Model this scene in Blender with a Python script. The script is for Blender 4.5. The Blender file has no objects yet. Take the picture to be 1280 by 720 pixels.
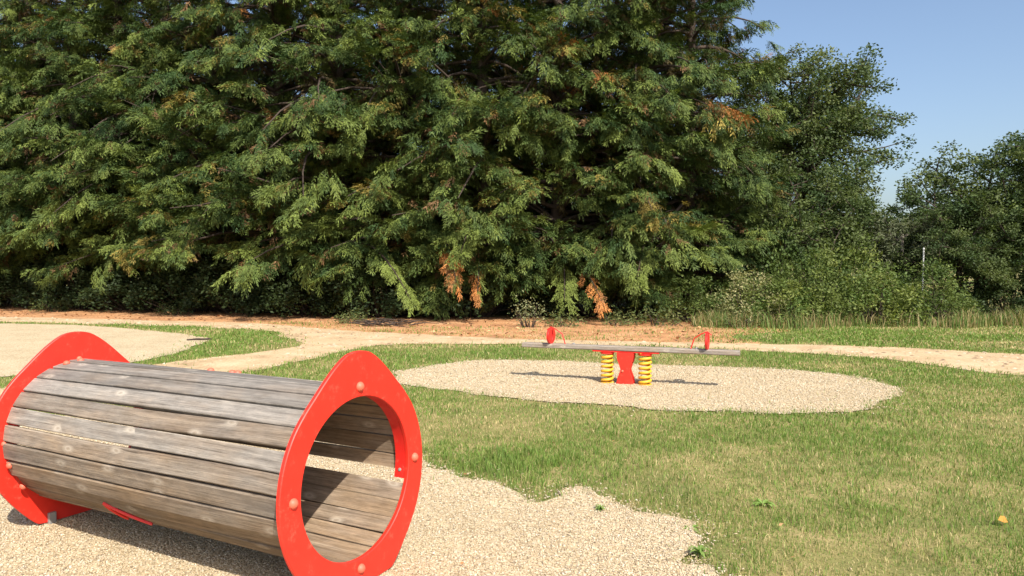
import bpy, math
import numpy as np
from mathutils import Vector, Matrix

# ------------------------------------------------------------------ scene, camera, light
scene = bpy.context.scene
COL = scene.collection
R = math.radians

cam_d = bpy.data.cameras.new("camera")
cam_d.sensor_width = 36.0
cam_d.lens = 36.0 * 921.7 / 1280.0
cam_d.clip_start = 0.05
cam_d.clip_end = 3000
cam = bpy.data.objects.new("camera", cam_d)
cam.location = (0, 0, 1.44)
cam.rotation_euler = (R(90) - 0.0282, 0, 0)
COL.objects.link(cam)
scene.camera = cam

SUN_ELEV, LX, LY = 45.5, -0.385, 0.923          # light travels towards (LX, LY)
world = bpy.data.worlds.new("World")
scene.world = world
world.use_nodes = True
wn = world.node_tree.nodes
wl = world.node_tree.links
bg = wn["Background"]
sky = wn.new("ShaderNodeTexSky")
sky.sky_type = 'NISHITA'
sky.sun_disc = False
sky.sun_elevation = R(SUN_ELEV)
sky.sun_rotation = math.atan2(-LX, -LY)
sky.altitude = 100
sky.air_density = 1.0
sky.dust_density = 3.0
sky.ozone_density = 1.9
wl.new(sky.outputs[0], bg.inputs[0])
bg.inputs[1].default_value = 0.135

sun_d = bpy.data.lights.new("sun", 'SUN')
sun_d.energy = 5.0
sun_d.angle = R(0.53)
sun_d.color = (1.0, 0.93, 0.82)
sun = bpy.data.objects.new("sun", sun_d)
d = Vector((LX, LY, -math.tan(R(SUN_ELEV))))
sun.rotation_euler = d.to_track_quat('-Z', 'Y').to_euler()
sun.location = (6, -14, 20)
COL.objects.link(sun)

vs = scene.view_settings
vs.view_transform = 'Standard'
vs.look = 'None'
vs.exposure = 0.54
vs.gamma = 1.0
vs.use_curve_mapping = False

# ------------------------------------------------------------------ helpers
def new_mesh(name, verts, faces=None, quads=None, tris=None, smooth=False):
    me = bpy.data.meshes.new(name)
    if faces is not None:
        me.from_pydata([tuple(v) for v in verts], [], faces)
    else:
        verts = np.asarray(verts, np.float32).reshape(-1, 3)
        me.vertices.add(len(verts))
        me.vertices.foreach_set("co", verts.ravel())
        parts, starts, tot = [], [], 0
        if quads is not None and len(quads):
            q = np.asarray(quads, np.int32)
            parts.append(q.ravel()); starts.append(np.arange(len(q)) * 4); tot = q.size
        if tris is not None and len(tris):
            t = np.asarray(tris, np.int32)
            parts.append(t.ravel()); starts.append(tot + np.arange(len(t)) * 3)
        loops = np.concatenate(parts).astype(np.int32)
        st = np.concatenate(starts).astype(np.int32)
        me.loops.add(len(loops))
        me.loops.foreach_set("vertex_index", loops)
        me.polygons.add(len(st))
        me.polygons.foreach_set("loop_start", st)
    me.update(calc_edges=True)
    me.validate()
    if smooth:
        me.polygons.foreach_set("use_smooth", [True] * len(me.polygons))
    return me

def set_col(me, name, cols):
    a = me.attributes.new(name, 'FLOAT_COLOR', 'POINT')
    c = np.asarray(cols, np.float32)
    if c.shape[1] == 3:
        c = np.concatenate([c, np.ones((len(c), 1), np.float32)], 1)
    a.data.foreach_set("color", c.ravel())

def set_vec(me, name, vecs):
    a = me.attributes.new(name, 'FLOAT_VECTOR', 'POINT')
    a.data.foreach_set("vector", np.asarray(vecs, np.float32).ravel())

def link(name, me, mat=None, parent=None):
    o = bpy.data.objects.new(name, me)
    COL.objects.link(o)
    if mat is not None:
        me.materials.append(mat)
    if parent is not None:
        o.parent = parent
    return o

def tag(o, label=None, cat=None, group=None, kind=None):
    if label: o["label"] = label
    if cat: o["category"] = cat
    if group: o["group"] = group
    if kind: o["kind"] = kind
    return o

def empty(name, loc, rz=0, label=None, cat=None, group=None):
    o = bpy.data.objects.new(name, None)
    o.empty_display_size = 0.2
    o.location = loc
    o.rotation_euler = (0, 0, rz)
    COL.objects.link(o)
    return tag(o, label, cat, group)

class MB:
    """collects shapes into one mesh"""
    def __init__(s): s.v = []; s.f = []
    def add(s, verts, faces):
        b = len(s.v)
        s.v += [tuple(v) for v in verts]
        s.f += [tuple(b + i for i in f) for f in faces]
        return b
    def box(s, c, size, M=None):
        hx, hy, hz = size[0] / 2, size[1] / 2, size[2] / 2
        vs_ = [Vector((x * hx, y * hy, z * hz)) for x in (-1, 1) for y in (-1, 1) for z in (-1, 1)]
        if M is not None: vs_ = [M @ v for v in vs_]
        vs_ = [v + Vector(c) for v in vs_]
        s.add(vs_, [(0, 1, 3, 2), (4, 6, 7, 5), (0, 4, 5, 1), (2, 3, 7, 6), (0, 2, 6, 4), (1, 5, 7, 3)])
    def tube(s, pts, rad, n=8, cap=True):
        pts = [Vector(p) for p in pts]
        if not hasattr(rad, '__len__'): rad = [rad] * len(pts)
        rings = []
        prev = None
        for i, p in enumerate(pts):
            t = (pts[min(i + 1, len(pts) - 1)] - pts[max(i - 1, 0)]).normalized()
            if prev is None:
                up = Vector((0, 0, 1)) if abs(t.z) < 0.9 else Vector((1, 0, 0))
                a = t.cross(up).normalized()
            else:
                a = (prev - t * prev.dot(t)).normalized()
            prev = a
            b = t.cross(a)
            rings.append([p + (a * math.cos(2 * math.pi * k / n) + b * math.sin(2 * math.pi * k / n)) * rad[i] for k in range(n)])
        base = len(s.v)
        for r in rings: s.v += [tuple(v) for v in r]
        for i in range(len(rings) - 1):
            for k in range(n):
                k2 = (k + 1) % n
                s.f.append((base + i * n + k, base + i * n + k2, base + (i + 1) * n + k2, base + (i + 1) * n + k))
        if cap:
            s.f.append(tuple(base + k for k in reversed(range(n))))
            s.f.append(tuple(base + (len(rings) - 1) * n + k for k in range(n)))
    def lathe(s, prof, c, axis=(0, 0, 1), n=16):
        ax = Vector(axis).normalized()
        up = Vector((0, 0, 1)) if abs(ax.z) < 0.9 else Vector((1, 0, 0))
        a = ax.cross(up).normalized(); b = ax.cross(a)
        base = len(s.v)
        for (r, h) in prof:
            for k in range(n):
                an = 2 * math.pi * k / n
                s.v.append(tuple(Vector(c) + ax * h + (a * math.cos(an) + b * math.sin(an)) * r))
        for i in range(len(prof) - 1):
            for k in range(n):
                k2 = (k + 1) % n
                s.f.append((base + i * n + k, base + (i + 1) * n + k, base + (i + 1) * n + k2, base + i * n + k2))
        s.f.append(tuple(base + k for k in range(n)))
        s.f.append(tuple(base + (len(prof) - 1) * n + k for k in reversed(range(n))))
    def build(s, name, mat, parent=None, smooth=False, bevel=0, seg=2, angle=35):
        me = new_mesh(name, s.v, faces=s.f)
        import bmesh
        bm = bmesh.new(); bm.from_mesh(me)
        bmesh.ops.recalc_face_normals(bm, faces=bm.faces)
        bm.to_mesh(me); bm.free()
        if smooth:
            me.polygons.foreach_set("use_smooth", [True] * len(me.polygons))
            me.set_sharp_from_angle(angle=R(angle))
        o = link(name, me, mat, parent)
        if bevel:
            m = o.modifiers.new("bevel", 'BEVEL'); m.width = bevel; m.segments = seg
            m.limit_method = 'ANGLE'; m.angle_limit = R(30)
        return o

# value noise in numpy
_tab = np.random.RandomState(7).rand(256, 256)
def vnoise(x, y):
    xi = np.floor(x).astype(int); yi = np.floor(y).astype(int)
    fx = x - xi; fy = y - yi
    fx = fx * fx * (3 - 2 * fx); fy = fy * fy * (3 - 2 * fy)
    g = lambda a, b: _tab[a % 256, b % 256]
    return (g(xi, yi) * (1 - fx) + g(xi + 1, yi) * fx) * (1 - fy) + (g(xi, yi + 1) * (1 - fx) + g(xi + 1, yi + 1) * fx) * fy
def fbm(x, y, o=4):
    s = 0; a = 0.5
    for i in range(o):
        s = s + a * vnoise(x * 2 ** i + 17.3 * i, y * 2 ** i + 5.1 * i); a *= 0.5
    return s / (1 - 0.5 ** o)

def in_poly(px, py, poly):
    poly = np.asarray(poly)
    ins = np.zeros(len(px), bool)
    j = len(poly) - 1
    for i in range(len(poly)):
        xi, yi = poly[i]; xj, yj = poly[j]
        c = ((yi > py) != (yj > py)) & (px < (xj - xi) * (py - yi) / (yj - yi + 1e-12) + xi)
        ins ^= c
        j = i
    return ins

# ------------------------------------------------------------------ materials
def mat_base(name):
    m = bpy.data.materials.new(name); m.use_nodes = True
    nt = m.node_tree
    return m, nt, nt.nodes, nt.links, nt.nodes["Principled BSDF"]

def nd(N, kind, **kw):
    n = N.new(kind)
    for k, v in kw.items():
        if k == 'op': n.operation = v
        elif k == 'ins':
            for kk, vv in v.items(): n.inputs[kk].default_value = vv
        else: setattr(n, k, v)
    return n

def ramp(N, stops, interp='LINEAR'):
    r = N.new("ShaderNodeValToRGB")
    r.color_ramp.interpolation = interp
    e = r.color_ramp.elements
    while len(e) < len(stops): e.new(0.5)
    for i, (p, c) in enumerate(stops):
        e[i].position = p
        e[i].color = (*c, 1) if len(c) == 3 else c
    return r

def mixc(N, L, fac, a, b, blend='MIX'):
    m = N.new("ShaderNodeMix"); m.data_type = 'RGBA'; m.blend_type = blend
    for s, v in ((0, fac), (6, a), (7, b)):
        if hasattr(v, 'is_output'): L.new(v, m.inputs[s])
        else: m.inputs[s].default_value = v if not isinstance(v, tuple) else ((*v, 1) if len(v) == 3 else v)
    return m.outputs[2]

def noise(N, L, vec, scale, detail=4, rough=0.55):
    n = N.new("ShaderNodeTexNoise")
    n.inputs["Scale"].default_value = scale; n.inputs["Detail"].default_value = detail
    n.inputs["Roughness"].default_value = rough
    if vec is not None: L.new(vec, n.inputs["Vector"])
    return n.outputs["Fac"]

def leaf_mat(name, trans=0.28, rough=0.6, spec=0.25, tcol=1.25):
    m, nt, N, L, P = mat_base(name)
    a = N.new("ShaderNodeAttribute"); a.attribute_name = "tint"
    L.new(a.outputs["Color"], P.inputs["Base Color"])
    P.inputs["Roughness"].default_value = rough
    P.inputs["Specular IOR Level"].default_value = spec
    t = N.new("ShaderNodeBsdfTranslucent")
    c = mixc(N, L, 1.0, a.outputs["Color"], (tcol, tcol * 1.05, tcol * 0.5), 'MULTIPLY')
    L.new(c, t.inputs["Color"])
    mx = N.new("ShaderNodeMixShader"); mx.inputs[0].default_value = trans
    L.new(P.outputs[0], mx.inputs[1]); L.new(t.outputs[0], mx.inputs[2])
    L.new(mx.outputs[0], N["Material Output"].inputs["Surface"])
    return m

M = {}
M['leaf'] = leaf_mat("leaf")
M['needle'] = leaf_mat("needle", 0.12, 0.6, 0.2)
M['grass'] = leaf_mat("grass_blade", 0.3, 0.55, 0.25)

def m_bark(name, c1, c2):
    m, nt, N, L, P = mat_base(name)
    tc = N.new("ShaderNodeTexCoord")
    mp = N.new("ShaderNodeMapping"); mp.inputs["Scale"].default_value = (1, 1, 0.2)
    L.new(tc.outputs["Object"], mp.inputs[0])
    f = noise(N, L, mp.outputs[0], 18, 6)
    r = ramp(N, [(0.3, c1), (0.7, c2)]); L.new(f, r.inputs[0])
    L.new(r.outputs[0], P.inputs["Base Color"]); P.inputs["Roughness"].default_value = 0.9
    b = N.new("ShaderNodeBump"); b.inputs["Strength"].default_value = 0.6; b.inputs["Distance"].default_value = 0.02
    L.new(f, b.inputs["Height"]); L.new(b.outputs[0], P.inputs["Normal"])
    return m
M['bark'] = m_bark("bark", (0.028, 0.019, 0.014), (0.07, 0.048, 0.035))
M['bark_grey'] = m_bark("bark_grey", (0.10, 0.085, 0.07), (0.26, 0.23, 0.19))

def m_ground(name, stops, scale, fine, bump=0.5, blotch=None, bd=0.01):
    m, nt, N, L, P = mat_base(name)
    g = N.new("ShaderNodeNewGeometry")
    f1 = noise(N, L, g.outputs["Position"], scale, 8, 0.65)
    r = ramp(N, stops); L.new(f1, r.inputs[0])
    f2 = noise(N, L, g.outputs["Position"], fine, 3, 0.6)
    r2 = ramp(N, [(0.25, (0.62, 0.6, 0.58)), (0.5, (1, 1, 1)), (0.8, (1.25, 1.22, 1.18))]); L.new(f2, r2.inputs[0])
    c = mixc(N, L, 1.0, r.outputs[0], r2.outputs[0], 'MULTIPLY')
    if blotch:
        f3 = noise(N, L, g.outputs["Position"], blotch[0], 4, 0.6)
        r3 = ramp(N, [(blotch[1], (0, 0, 0)), (blotch[2], (1, 1, 1))]); L.new(f3, r3.inputs[0])
        c = mixc(N, L, r3.outputs[0], c, blotch[3])
    L.new(c, P.inputs["Base Color"]); P.inputs["Roughness"].default_value = 0.95
    P.inputs["Specular IOR Level"].default_value = 0.1
    b = N.new("ShaderNodeBump"); b.inputs["Strength"].default_value = bump; b.inputs["Distance"].default_value = bd
    L.new(f2, b.inputs["Height"]); L.new(b.outputs[0], P.inputs["Normal"])
    return m
M['soil'] = m_ground("lawn_soil", [(0.3, (0.13, 0.145, 0.048)), (0.5, (0.22, 0.20, 0.075)), (0.7, (0.39, 0.30, 0.15))], 1.6, 60, 0.8)
M['path'] = m_ground("path_sand", [(0.3, (0.36, 0.25, 0.145)), (0.5, (0.49, 0.365, 0.22)), (0.72, (0.58, 0.46, 0.30))], 1.6, 28, 0.9,
                     (0.8, 0.58, 0.8, (0.40, 0.25, 0.14)))
M['dirt'] = m_ground("litter_dirt", [(0.3, (0.27, 0.14, 0.075)), (0.5, (0.45, 0.235, 0.11)), (0.72, (0.53, 0.335, 0.19))], 1.3, 30, 0.8,
                     (0.9, 0.6, 0.8, (0.48, 0.31, 0.165)))

def m_chips():
    m, nt, N, L, P = mat_base("pale_chippings")
    g = N.new("ShaderNodeNewGeometry")
    v = N.new("ShaderNodeTexVoronoi"); v.inputs["Scale"].default_value = 62; L.new(g.outputs["Position"], v.inputs["Vector"])
    r = ramp(N, [(0.0, (0.31, 0.24, 0.145)), (0.3, (0.46, 0.37, 0.24)), (0.7, (0.525, 0.43, 0.29)), (1, (0.58, 0.495, 0.36))])
    sp = N.new("ShaderNodeSeparateColor"); L.new(v.outputs["Color"], sp.inputs[0]); L.new(sp.outputs[0], r.inputs[0])
    f = noise(N, L, g.outputs["Position"], 1.4, 5, 0.6)
    r2 = ramp(N, [(0.3, (0.9, 0.88, 0.84)), (0.7, (1.08, 1.07, 1.05))]); L.new(f, r2.inputs[0])
    c = mixc(N, L, 1.0, r.outputs[0], r2.outputs[0], 'MULTIPLY')
    L.new(c, P.inputs["Base Color"]); P.inputs["Roughness"].default_value = 0.9
    P.inputs["Specular IOR Level"].default_value = 0.15
    b = N.new("ShaderNodeBump"); b.inputs["Strength"].default_value = 0.9; b.inputs["Distance"].default_value = 0.008; b.invert = True
    L.new(v.outputs["Distance"], b.inputs["Height"])
    b2 = N.new("ShaderNodeBump"); b2.inputs["Strength"].default_value = 0.7; b2.inputs["Distance"].default_value = 0.05
    L.new(noise(N, L, g.outputs["Position"], 3.5, 4, 0.55), b2.inputs["Height"]); L.new(b2.outputs[0], b.inputs["Normal"])
    L.new(b.outputs[0], P.inputs["Normal"])
    return m
M['chips'] = m_chips()
def m_tint(name, rough=0.85, spec=0.2):
    m, nt, N, L, P = mat_base(name)
    a = N.new("ShaderNodeAttribute"); a.attribute_name = "tint"
    L.new(a.outputs["Color"], P.inputs["Base Color"]); P.inputs["Roughness"].default_value = rough
    P.inputs["Specular IOR Level"].default_value = spec
    return m
M['stone'] = m_tint("chipping")

def m_paint(name, col, rough=0.38, var=0.08, dust=(0.55, 0.42, 0.27), dustf=0.34):
    m, nt, N, L, P = mat_base(name)
    tc = N.new("ShaderNodeTexCoord")
    f = noise(N, L, tc.outputs["Object"], 7, 6, 0.65)
    r = ramp(N, [(0.3, tuple(c * (1 - var) for c in col)), (0.7, tuple(min(1, c * (1 + var)) for c in col))]); L.new(f, r.inputs[0])
    f2 = noise(N, L, tc.outputs["Object"], 16, 10, 0.8)
    r2 = ramp(N, [(0.56, (0, 0, 0)), (0.8, (dustf,) * 3)]); L.new(f2, r2.inputs[0])
    c = mixc(N, L, r2.outputs[0], r.outputs[0], dust)
    L.new(c, P.inputs["Base Color"])
    rr = N.new("ShaderNodeMapRange"); rr.inputs[3].default_value = rough - 0.08; rr.inputs[4].default_value = rough + 0.2
    L.new(f2, rr.inputs[0]); L.new(rr.outputs[0], P.inputs["Roughness"])
    b = N.new("ShaderNodeBump"); b.inputs["Strength"].default_value = 0.12; b.inputs["Distance"].default_value = 0.002
    L.new(noise(N, L, tc.outputs["Object"], 120, 3), b.inputs["Height"]); L.new(b.outputs[0], P.inputs["Normal"])
    return m
M['red'] = m_paint("red_panel", (0.68, 0.026, 0.013), 0.42)
M['red_dark'] = m_paint("red_paint", (0.66, 0.02, 0.014), 0.4)
M['cap'] = m_paint("faded_cap", (0.62, 0.13, 0.075), 0.5)
M['yellow'] = m_paint("yellow_coat", (0.72, 0.40, 0.03), 0.42)
M['steel'] = m_paint("galvanised", (0.26, 0.25, 0.235), 0.5, 0.2)
M['white'] = m_paint("white_post", (0.5, 0.5, 0.49), 0.5)

def m_wood():
    m, nt, N, L, P = mat_base("weathered_wood")
    a = N.new("ShaderNodeAttribute"); a.attribute_name = "puv"      # (along, across, plank seed)
    t = N.new("ShaderNodeAttribute"); t.attribute_name = "tint"     # r: greyness, g: brightness, b: seed
    st = N.new("ShaderNodeSeparateColor"); L.new(t.outputs["Color"], st.inputs[0])
    # knots first: they bend the grain
    mk = N.new("ShaderNodeMapping"); mk.inputs["Scale"].default_value = (5.5, 12.0, 5.0); L.new(a.outputs["Vector"], mk.inputs[0])
    vk = N.new("ShaderNodeTexVoronoi"); vk.voronoi_dimensions = '2D'; vk.inputs["Scale"].default_value = 1.0; vk.inputs["Randomness"].default_value = 0.9; nk = N.new("ShaderNodeTexNoise"); nk.inputs["Scale"].default_value = 2.2; nk.inputs["Detail"].default_value = 3; L.new(mk.outputs[0], nk.inputs["Vector"])
    wk = mixc(N, L, 0.14, mk.outputs[0], nk.outputs["Color"], 'ADD'); L.new(wk, vk.inputs["Vector"])
    kd = vk.outputs["Distance"]
    # grain
    mp = N.new("ShaderNodeMapping"); mp.inputs["Scale"].default_value = (1.3, 58, 13); L.new(a.outputs["Vector"], mp.inputs[0])
    bend = N.new("ShaderNodeVectorMath"); bend.operation = 'ADD'
    kx = N.new("ShaderNodeMapRange"); kx.interpolation_type = 'SMOOTHSTEP'; kx.inputs[1].default_value = 0.0; kx.inputs[2].default_value = 0.4; kx.inputs[3].default_value = 0.7; kx.inputs[4].default_value = 0.0; L.new(kd, kx.inputs[0])
    vs_ = N.new("ShaderNodeSeparateColor"); L.new(vk.outputs["Color"], vs_.inputs[0])
    th = N.new("ShaderNodeMath"); th.operation = 'GREATER_THAN'; th.inputs[1].default_value = 0.83; L.new(vs_.outputs[0], th.inputs[0])
    kb = N.new("ShaderNodeMath"); kb.operation = 'MULTIPLY'; L.new(kx.outputs[0], kb.inputs[0]); L.new(th.outputs[0], kb.inputs[1])
    cx = N.new("ShaderNodeCombineXYZ"); L.new(kb.outputs[0], cx.inputs[1])
    L.new(mp.outputs[0], bend.inputs[0]); L.new(cx.outputs[0], bend.inputs[1])
    g1 = noise(N, L, bend.outputs[0], 1.0, 8, 0.65)
    mp2 = N.new("ShaderNodeMapping"); mp2.inputs["Scale"].default_value = (9, 300, 13); L.new(a.outputs["Vector"], mp2.inputs[0])
    g2 = noise(N, L, mp2.outputs[0], 1.0, 4, 0.7)
    mp3 = N.new("ShaderNodeMapping"); mp3.inputs["Scale"].default_value = (2.2, 6, 7); L.new(a.outputs["Vector"], mp3.inputs[0])
    g3 = noise(N, L, mp3.outputs[0], 1.0, 4, 0.6)
    grey = ramp(N, [(0.25, (0.10, 0.09, 0.08)), (0.42, (0.185, 0.168, 0.15)), (0.6, (0.25, 0.228, 0.202)), (0.78, (0.335, 0.308, 0.275))]); L.new(g1, grey.inputs[0])
    brown = ramp(N, [(0.25, (0.12, 0.08, 0.05)), (0.42, (0.215, 0.15, 0.095)), (0.62, (0.295, 0.215, 0.14)), (0.8, (0.38, 0.295, 0.205))]); L.new(g1, brown.inputs[0])
    # greyness with large blotches
    ad = N.new("ShaderNodeMath"); ad.operation = 'ADD'; ad.use_clamp = True
    mr = N.new("ShaderNodeMapRange"); mr.inputs[1].default_value = 0.3; mr.inputs[2].default_value = 0.7; mr.inputs[3].default_value = -0.35; mr.inputs[4].default_value = 0.35
    L.new(g3, mr.inputs[0]); L.new(mr.outputs[0], ad.inputs[0]); L.new(st.outputs[0], ad.inputs[1])
    c = mixc(N, L, ad.outputs[0], brown.outputs[0], grey.outputs[0])
    r2 = ramp(N, [(0.3, (0.62, 0.60, 0.58)), (0.5, (1, 1, 1)), (0.75, (1.22, 1.21, 1.2))]); L.new(g2, r2.inputs[0])
    c = mixc(N, L, 1.0, c, r2.outputs[0], 'MULTIPLY')
    mp4 = N.new("ShaderNodeMapping"); mp4.inputs["Scale"].default_value = (2.4, 95, 13); L.new(a.outputs["Vector"], mp4.inputs[0])
    g4 = noise(N, L, mp4.outputs[0], 1.0, 5, 0.7)
    r4 = ramp(N, [(0.32, (0.42, 0.40, 0.38)), (0.40, (1, 1, 1))]); L.new(g4, r4.inputs[0])      # cracks and dark streaks
    c = mixc(N, L, 1.0, c, r4.outputs[0], 'MULTIPLY')
    mp5 = N.new("ShaderNodeMapping"); mp5.inputs["Scale"].default_value = (9, 22, 7); L.new(a.outputs["Vector"], mp5.inputs[0])
    g5 = noise(N, L, mp5.outputs[0], 1.0, 6, 0.7)
    r5 = ramp(N, [(0.3, (0.78, 0.77, 0.75)), (0.5, (1, 1, 1)), (0.72, (1.25, 1.23, 1.2))]); L.new(g5, r5.inputs[0])  # weather blotches
    c = mixc(N, L, 1.0, c, r5.outputs[0], 'MULTIPLY')
    # knots: pale ring with a darker eye
    rk = ramp(N, [(0.0, (0.75, 0.75, 0.75)), (0.07, (0.45, 0.45, 0.45)), (0.11, (1, 1, 1)), (0.17, (0.55, 0.55, 0.55)), (0.30, (0, 0, 0))]); L.new(kd, rk.inputs[0])
    kf = N.new("ShaderNodeMath"); kf.operation = 'MULTIPLY'; L.new(rk.outputs[0], kf.inputs[0]); L.new(th.outputs[0], kf.inputs[1])
    kf2 = N.new("ShaderNodeMath"); kf2.operation = 'MULTIPLY'; kf2.inputs[1].default_value = 0.5; L.new(kf.outputs[0], kf2.inputs[0])
    c = mixc(N, L, kf2.outputs[0], c, (0.52, 0.46, 0.38))
    eye = ramp(N, [(0.0, (0.7, 0.7, 0.7)), (0.055, (0, 0, 0))]); L.new(kd, eye.inputs[0])
    ek = N.new("ShaderNodeMath"); ek.operation = 'MULTIPLY'; L.new(eye.outputs[0], ek.inputs[0]); L.new(th.outputs[0], ek.inputs[1])
    c = mixc(N, L, ek.outputs[0], c, (0.2, 0.14, 0.09))
    br = N.new("ShaderNodeCombineColor")
    for i in range(3): L.new(st.outputs[1], br.inputs[i])
    c = mixc(N, L, 1.0, c, br.outputs[0], 'MULTIPLY')
    L.new(c, P.inputs["Base Color"]); P.inputs["Roughness"].default_value = 0.78
    P.inputs["Specular IOR Level"].default_value = 0.25
    b = N.new("ShaderNodeBump"); b.inputs["Strength"].default_value = 0.5; b.inputs["Distance"].default_value = 0.004
    s2 = N.new("ShaderNodeMath"); s2.operation = 'ADD'; L.new(g1, s2.inputs[0]); L.new(g2, s2.inputs[1])
    L.new(s2.outputs[0], b.inputs["Height"]); L.new(b.outputs[0], P.inputs["Normal"])
    return m
M['wood'] = m_wood()

# ------------------------------------------------------------------ ground outlines (metres)
SEESAW_PIT = [(-1.56, 9.73), (-1.35, 10.34), (-0.5, 11.31), (0.73, 11.22), (1.43, 10.94), (2.56, 10.67), (3.8, 10.26), (4.34, 9.73), (4.6, 9.19), (4.54, 8.59), (4.03, 7.87), (3.36, 7.34), (2.65, 7.14), (2.06, 7.26), (1.3, 7.42), (0.51, 7.82), (-0.36, 8.26), (-1.05, 8.76), (-1.44, 9.25)]
TUNNEL_PIT = [(-0.95, 5.75), (-0.68, 5.5), (-0.45, 5.11), (-0.16, 4.95), (0.0, 4.57), (0.15, 4.42), (0.31, 4.69), (0.47, 4.77), (0.62, 4.37), (0.88, 4.23), (1.02, 4.1), (0.97, 3.8), (0.82, 3.54), (0.92, 3.51), (1.05, 3.3), (1.15, 2.7), (0.9, 1.8), (0.2, 1.0), (-1.0, 0.6), (-2.6, 0.7), (-4.2, 1.6), (-5.3, 3.2), (-5.6, 5.0), (-5.0, 6.6), (-3.6, 7.2), (-2.0, 6.7)]
LEFT_PIT = [(-19, 19.6), (-12.99, 18.68), (-10.66, 18.16), (-8.39, 16.78), (-6.7, 15.41), (-5.98, 14.4), (-5.67, 12.86), (-5.6, 11.22), (-6.1, 10.34), (-6.9, 9.45), (-9, 8.6), (-14, 9), (-19, 12)]
PATH = [(-30, 25.6), (-21, 23.4), (-14.88, 21.4), (-7.0, 18.95), (-4.1, 16.9), (-0.65, 15.0), (2.4, 14.2), (4.4, 13.9), (6.63, 13.25), (8.46, 12.15), (12, 9.2), (16, 5),
        (13.5, 3.2), (9.6, 7.4), (6.78, 9.73), (6.07, 10.94), (5.32, 11.93), (4.02, 12.74), (1.76, 13.52), (-0.6, 13.8), (-2.35, 13.52), (-2.85, 12.49), (-3.23, 11.41), (-3.6, 10.34), (-4.3, 8.9), (-5.2, 7.6),
        (-6.2, 8.2), (-5.6, 9.9), (-5.2, 10.85), (-4.8, 11.61), (-4.16, 12.74), (-3.93, 13.8), (-4.8, 15.23), (-5.58, 16.57), (-9.08, 18.16), (-13.37, 19.22), (-19, 20.6), (-30, 23.4)]
DIRT = [(-32, 29.5), (-21, 26.2), (-17.41, 27.5), (-11.13, 25.2), (-5.24, 22.6), (-2.8, 21.6), (0.19, 21.2), (3.71, 21.0), (5.2, 18.6), (6.3, 16.7), (5.5, 15.9), (4.6, 15.2), (4.9, 14.4), (4.4, 13.7),
        (2.3, 13.9), (-0.7, 14.7), (-4.17, 16.5), (-7.0, 18.4), (-14.88, 20.9), (-21, 22.8), (-32, 26)]
SHADE = [(-32, 29.2), (-21, 25.9), (-17.4, 24.4), (-11.1, 22.6), (-5.2, 19.6), (-2.8, 18.0), (0.2, 17.4), (3.7, 17.9), (5.6, 18.4), (8.5, 22), (8, 27), (-6, 30), (-22, 34)]

def ragged(poly, amp=0.07, step=0.06, fscale=3.0, seed=0):
    pts = []
    n = len(poly)
    P = np.array(poly, float)
    # Catmull-Rom then noise along the normal
    for i in range(n):
        p0, p1, p2, p3 = P[i - 1], P[i], P[(i + 1) % n], P[(i + 2) % n]
        k = max(2, int(min(80, np.hypot(*(p2 - p1)) / step)))
        for j in range(k):
            t = j / k
            pts.append(0.5 * ((2 * p1) + (p2 - p0) * t + (2 * p0 - 5 * p1 + 4 * p2 - p3) * t * t + (3 * p1 - p0 - 3 * p2 + p3) * t ** 3))
    Q = np.array(pts)
    T = np.roll(Q, -1, 0) - np.roll(Q, 1, 0)
    T /= np.linalg.norm(T, axis=1, keepdims=True) + 1e-9
    Nn = np.stack([T[:, 1], -T[:, 0]], 1)
    nz = fbm(Q[:, 0] * fscale + seed * 13, Q[:, 1] * fscale + seed * 7, 4) - 0.5
    return Q + Nn * (nz * 2 * amp)[:, None]

def sheet(name, poly, z, mat):
    v = np.concatenate([poly, np.full((len(poly), 1), z)], 1)
    import bmesh
    bm = bmesh.new()
    bv = [bm.verts.new(p) for p in v]
    es = [bm.edges.new((bv[i], bv[(i + 1) % len(bv)])) for i in range(len(bv))]
    bmesh.ops.triangle_fill(bm, edges=es, use_beauty=True, normal=(0, 0, 1))
    for f in bm.faces:
        if f.normal.z < 0: f.normal_flip()
    me = bpy.data.meshes.new(name); bm.to_mesh(me); bm.free()
    o = link(name, me, mat)
    o["kind"] = "structure"
    return o

gs = 900
g_me = new_mesh("ground", [(-gs, -gs, 0), (gs, -gs, 0), (gs, gs, 0), (-gs, gs, 0)], faces=[(0, 1, 2, 3)])
tag(link("ground", g_me, M['soil']), kind="structure")
rDIRT = ragged(DIRT, 0.35, 0.15, 1.2, 1)
rPATH = ragged(PATH, 0.2, 0.1, 1.6, 2)
rSEE = ragged(SEESAW_PIT, 0.15, 0.05, 2.8, 3)
rTUN = ragged(TUNNEL_PIT, 0.13, 0.04, 5.0, 4)
rLEFT = ragged(LEFT_PIT, 0.15, 0.1, 1.8, 5)
sheet("dirt", rDIRT, 0.004, M['dirt'])
sheet("path", rPATH, 0.008, M['path'])
sheet("sand_pit", rSEE, 0.012, M['chips'])
sheet("sand_pit", rTUN, 0.012, M['chips'])
sheet("sand_pit", rLEFT, 0.012, M['chips'])

# ------------------------------------------------------------------ trees and plants: leaf machinery
def norm(a): return a / (np.linalg.norm(a, axis=-1, keepdims=True) + 1e-9)

def diamonds(P, F, S, ln, wd):
    """leaf quads: base P, direction F, side S"""
    P = P[:, None, :]; F = F[:, None, :]; S = S[:, None, :]
    ln = np.asarray(ln).reshape(-1, 1, 1); wd = np.asarray(wd).reshape(-1, 1, 1)
    a = np.array([0, 0.42, 1.0, 0.42]).reshape(1, 4, 1); b = np.array([0, 0.5, 0, -0.5]).reshape(1, 4, 1)
    return P + F * (a * ln) + S * (b * wd)

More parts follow.
